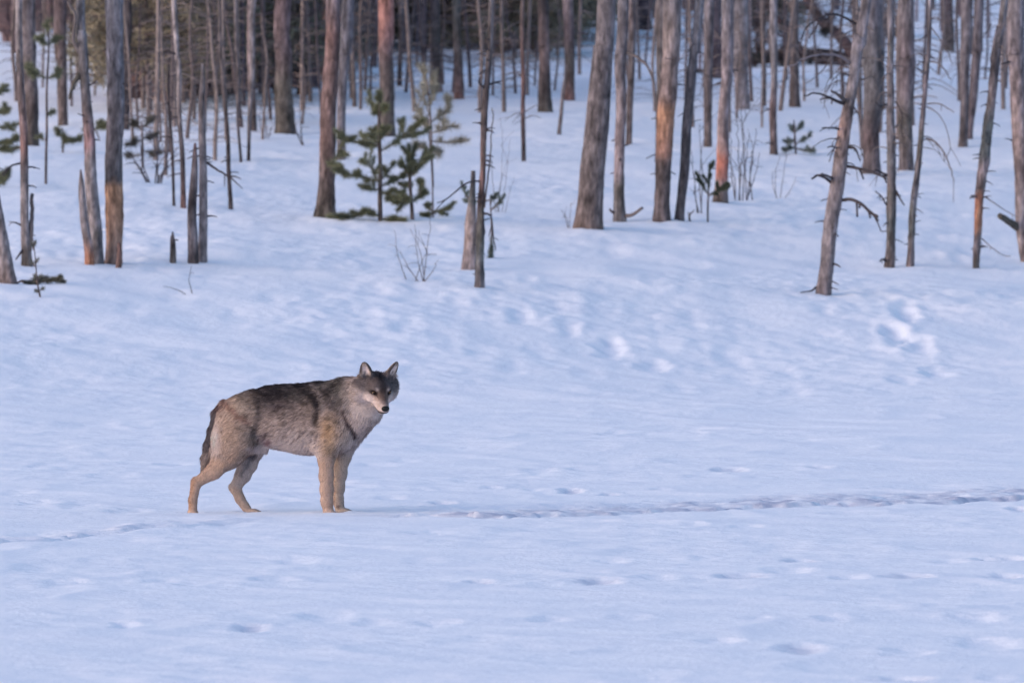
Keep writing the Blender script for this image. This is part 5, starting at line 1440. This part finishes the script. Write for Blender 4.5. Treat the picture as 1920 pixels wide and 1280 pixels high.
def build_wolf_object():
    V, Q = build_wolf()
    ground_z = float(ground(np.array([-1.45]), np.array([71.0]))[0])
    root = thing("wolf", "grey wolf standing side-on in the snow, head turned to the viewer", "wolf", ((WX - 960) / F * WY0, WY0, ground_z - .017))
    me = make_mesh("wolf_body", V, Q, np.zeros(3), True, M_SKIN)
    N = np.zeros(len(V) * 3, np.float32); me.vertices.foreach_get("normal", N); N = N.reshape(-1, 3).astype(float)
    C = coat(V, N)
    me.attributes["Col"].data.foreach_set("color", np.concatenate([C * .9, np.ones((len(C), 1))], 1).astype(np.float32).ravel())
    link("body", me, root)
    # fur: single hairs in locks over the whole body
    tri = np.concatenate([Q[:, [0, 1, 2]], Q[:, [0, 2, 3]]])
    a, b, c = V[tri[:, 0]], V[tri[:, 1]], V[tri[:, 2]]
    area = np.linalg.norm(np.cross(b - a, c - a), axis=1)
    n = 230000
    t = RNG.choice(len(tri), n, p=area / area.sum())
    r1, r2 = RNG.random(n), RNG.random(n)
    m = r1 + r2 > 1; r1[m] = 1 - r1[m]; r2[m] = 1 - r2[m]
    P = a[t] + (b - a)[t] * r1[:, None] + (c - a)[t] * r2[:, None]
    Nn = N[tri[t, 0]] * (1 - r1 - r2)[:, None] + N[tri[t, 1]] * r1[:, None] + N[tri[t, 2]] * r2[:, None]
    Nn /= np.linalg.norm(Nn, axis=1)[:, None] + 1e-9
    q = (P - HEAD_O) @ HM.T / HK
    as_ = np.abs(q[:, 0])
    keep = ~((q[:, 2] > .155) & (as_ < .03))                                      # nose tip
    keep &= ~(np.sqrt((as_ - ES) ** 2 + (q[:, 1] - EU) ** 2 + (q[:, 2] - EF) ** 2) < .0165)   # eyes
    keep &= P[:, 2] > .006
    P, Nn = P[keep], Nn[keep]
    n = len(P)
    D, L = fur_field(P, Nn)
    lock = np.stack([vn3(P[:, 0] * 55 + k * 17, P[:, 1] * 55, P[:, 2] * 55, 10 + k) for k in range(3)], 1)
    D = D +   .30 * lock + .14 * RNG.standard_normal((n, 3))
    D -= Nn * (D * Nn).sum(1)[:, None]
    D /= np.linalg.norm(D, axis=1)[:, None] + 1e-9
    guard = (RNG.random(n) < .16) & (L > .02)
    lift = .20 + .12 * RNG.random(n) + guard * .12
    D1 = D + Nn * lift[:, None]; D1 /= np.linalg.norm(D1, axis=1)[:, None]
    L = L * (.6 + .7 * RNG.random(n)) * (1 + .25 * lock[:, 0]) * (1 + .28 * guard)
    D2 = D1 - Nn * .14 + np.array([0, 0, -.10])
    D2 /= np.linalg.norm(D2, axis=1)[:, None]
    side = np.cross(D1, Nn + .5 * RNG.standard_normal((n, 3))); side /= np.linalg.norm(side, axis=1)[:, None] + 1e-9
    wd = (.0009 + .0003 * RNG.random(n)) * np.clip(L / .03, .55, 1.25)
    p0 = P - Nn * .001; p1 = P + D1 * (L * .5)[:, None]; p2 = p1 + D2 * (L * .5)[:, None]
    s0 = side * wd[:, None]
    VV = np.stack([p0 - s0, p0 + s0, p1 + s0 * .8, p1 - s0 * .8, p2], 1).reshape(-1, 3)
    k = np.arange(n)[:, None] * 5
    T = np.concatenate([k + np.array([[0, 1, 2]]), k + np.array([[0, 2, 3]]), k + np.array([[3, 2, 4]])])
    cb = coat(P, Nn)
    hv = np.exp(.20 * RNG.standard_normal(n))
    dk = np.where((RNG.random(n) < .10) & (L > .02), .5, 1.0)
    cb = cb * (hv * dk * (1 + .28 * sstep(.012, .024, L)))[:, None]
    cb = np.clip(cb * np.minimum(1, .62 / cb.max(1, keepdims=True)), .01, .62)
    cc = np.stack([cb * .85, cb * .85, cb, cb, cb * np.where(RNG.random(n) < .3, .6, 1.15)[:, None]], 1).reshape(-1, 3)
    fm = make_mesh("wolf_fur", VV, T, np.clip(cc * np.minimum(1, .64 / cc.max(1, keepdims=True)), .01, .64), True, M_FUR)
    nn = Nn * .8 + .35 * RNG.standard_normal((n, 3)) * .6
    nn /= np.linalg.norm(nn, axis=1)[:, None]
    fm.normals_split_custom_set_from_vertices(np.repeat(nn, 5, 0).astype(np.float32).tolist())
    fo = link("fur", fm, root)
    fo['kind'] = 'stuff'

    # eyes, nose
    def ball(name, c, r, colf, mat, M=HM, seg=20, rings=12):
        vs = []
        for i in range(rings + 1):
            ph = math.pi * i / rings
            for j in range(seg):
                th = 2 * math.pi * j / seg
                vs.append((math.sin(ph) * math.cos(th), math.sin(ph) * math.sin(th), math.cos(ph)))
        U = np.array(vs)
        Fq = [(i * seg + j, i * seg + (j + 1) % seg, (i + 1) * seg + (j + 1) % seg, (i + 1) * seg + j)[::-1] for i in range(rings) for j in range(seg)]
        W_ = (U * np.array(r)) @ M
        return link(name, make_mesh(name, W_, Fq, colf(U), True, mat), root, tuple(c))
    em, nt, Nd, Lk, B = new_mat("wolf_eye")
    at_ = Nd.new("ShaderNodeAttribute"); at_.attribute_name = "Col"
    Lk.new(at_.outputs['Color'], B.inputs['Base Color']); B.inputs['Roughness'].default_value = .08
    nm, nt, Nd, Lk, B = new_mat("wolf_nose_skin")
    nz = noise_node(Nd, Lk, None, 300, 2); rp = Nd.new("ShaderNodeValToRGB")
    rp.color_ramp.elements[0].color = (.004, .004, .004, 1); rp.color_ramp.elements[1].color = (.014, .013, .013, 1)
    Lk.new(nz.outputs[0], rp.inputs[0]); Lk.new(rp.outputs[0], B.inputs['Base Color']); B.inputs['Roughness'].default_value = .55; B.inputs['Specular IOR Level'].default_value = .25
    gaze = lambda U: np.where((U[:, 2] > .74)[:, None], np.array([.01, .008, .008]), np.where((U[:, 2] > .5)[:, None], np.array([.17, .085, .028]), np.array([.03, .022, .02])))
    for sg in (-1, 1):
        ball("eye", hl(sg * ES, EU, EF - .001), (.0100, .0082, .0105), gaze, em)
    ball("nose", hl(0, -.030, .170), (.0262, .0205, .0165), lambda U: np.tile(np.array([.02, .02, .02]), (len(U), 1)), nm)
    return root


build_wolf_object()
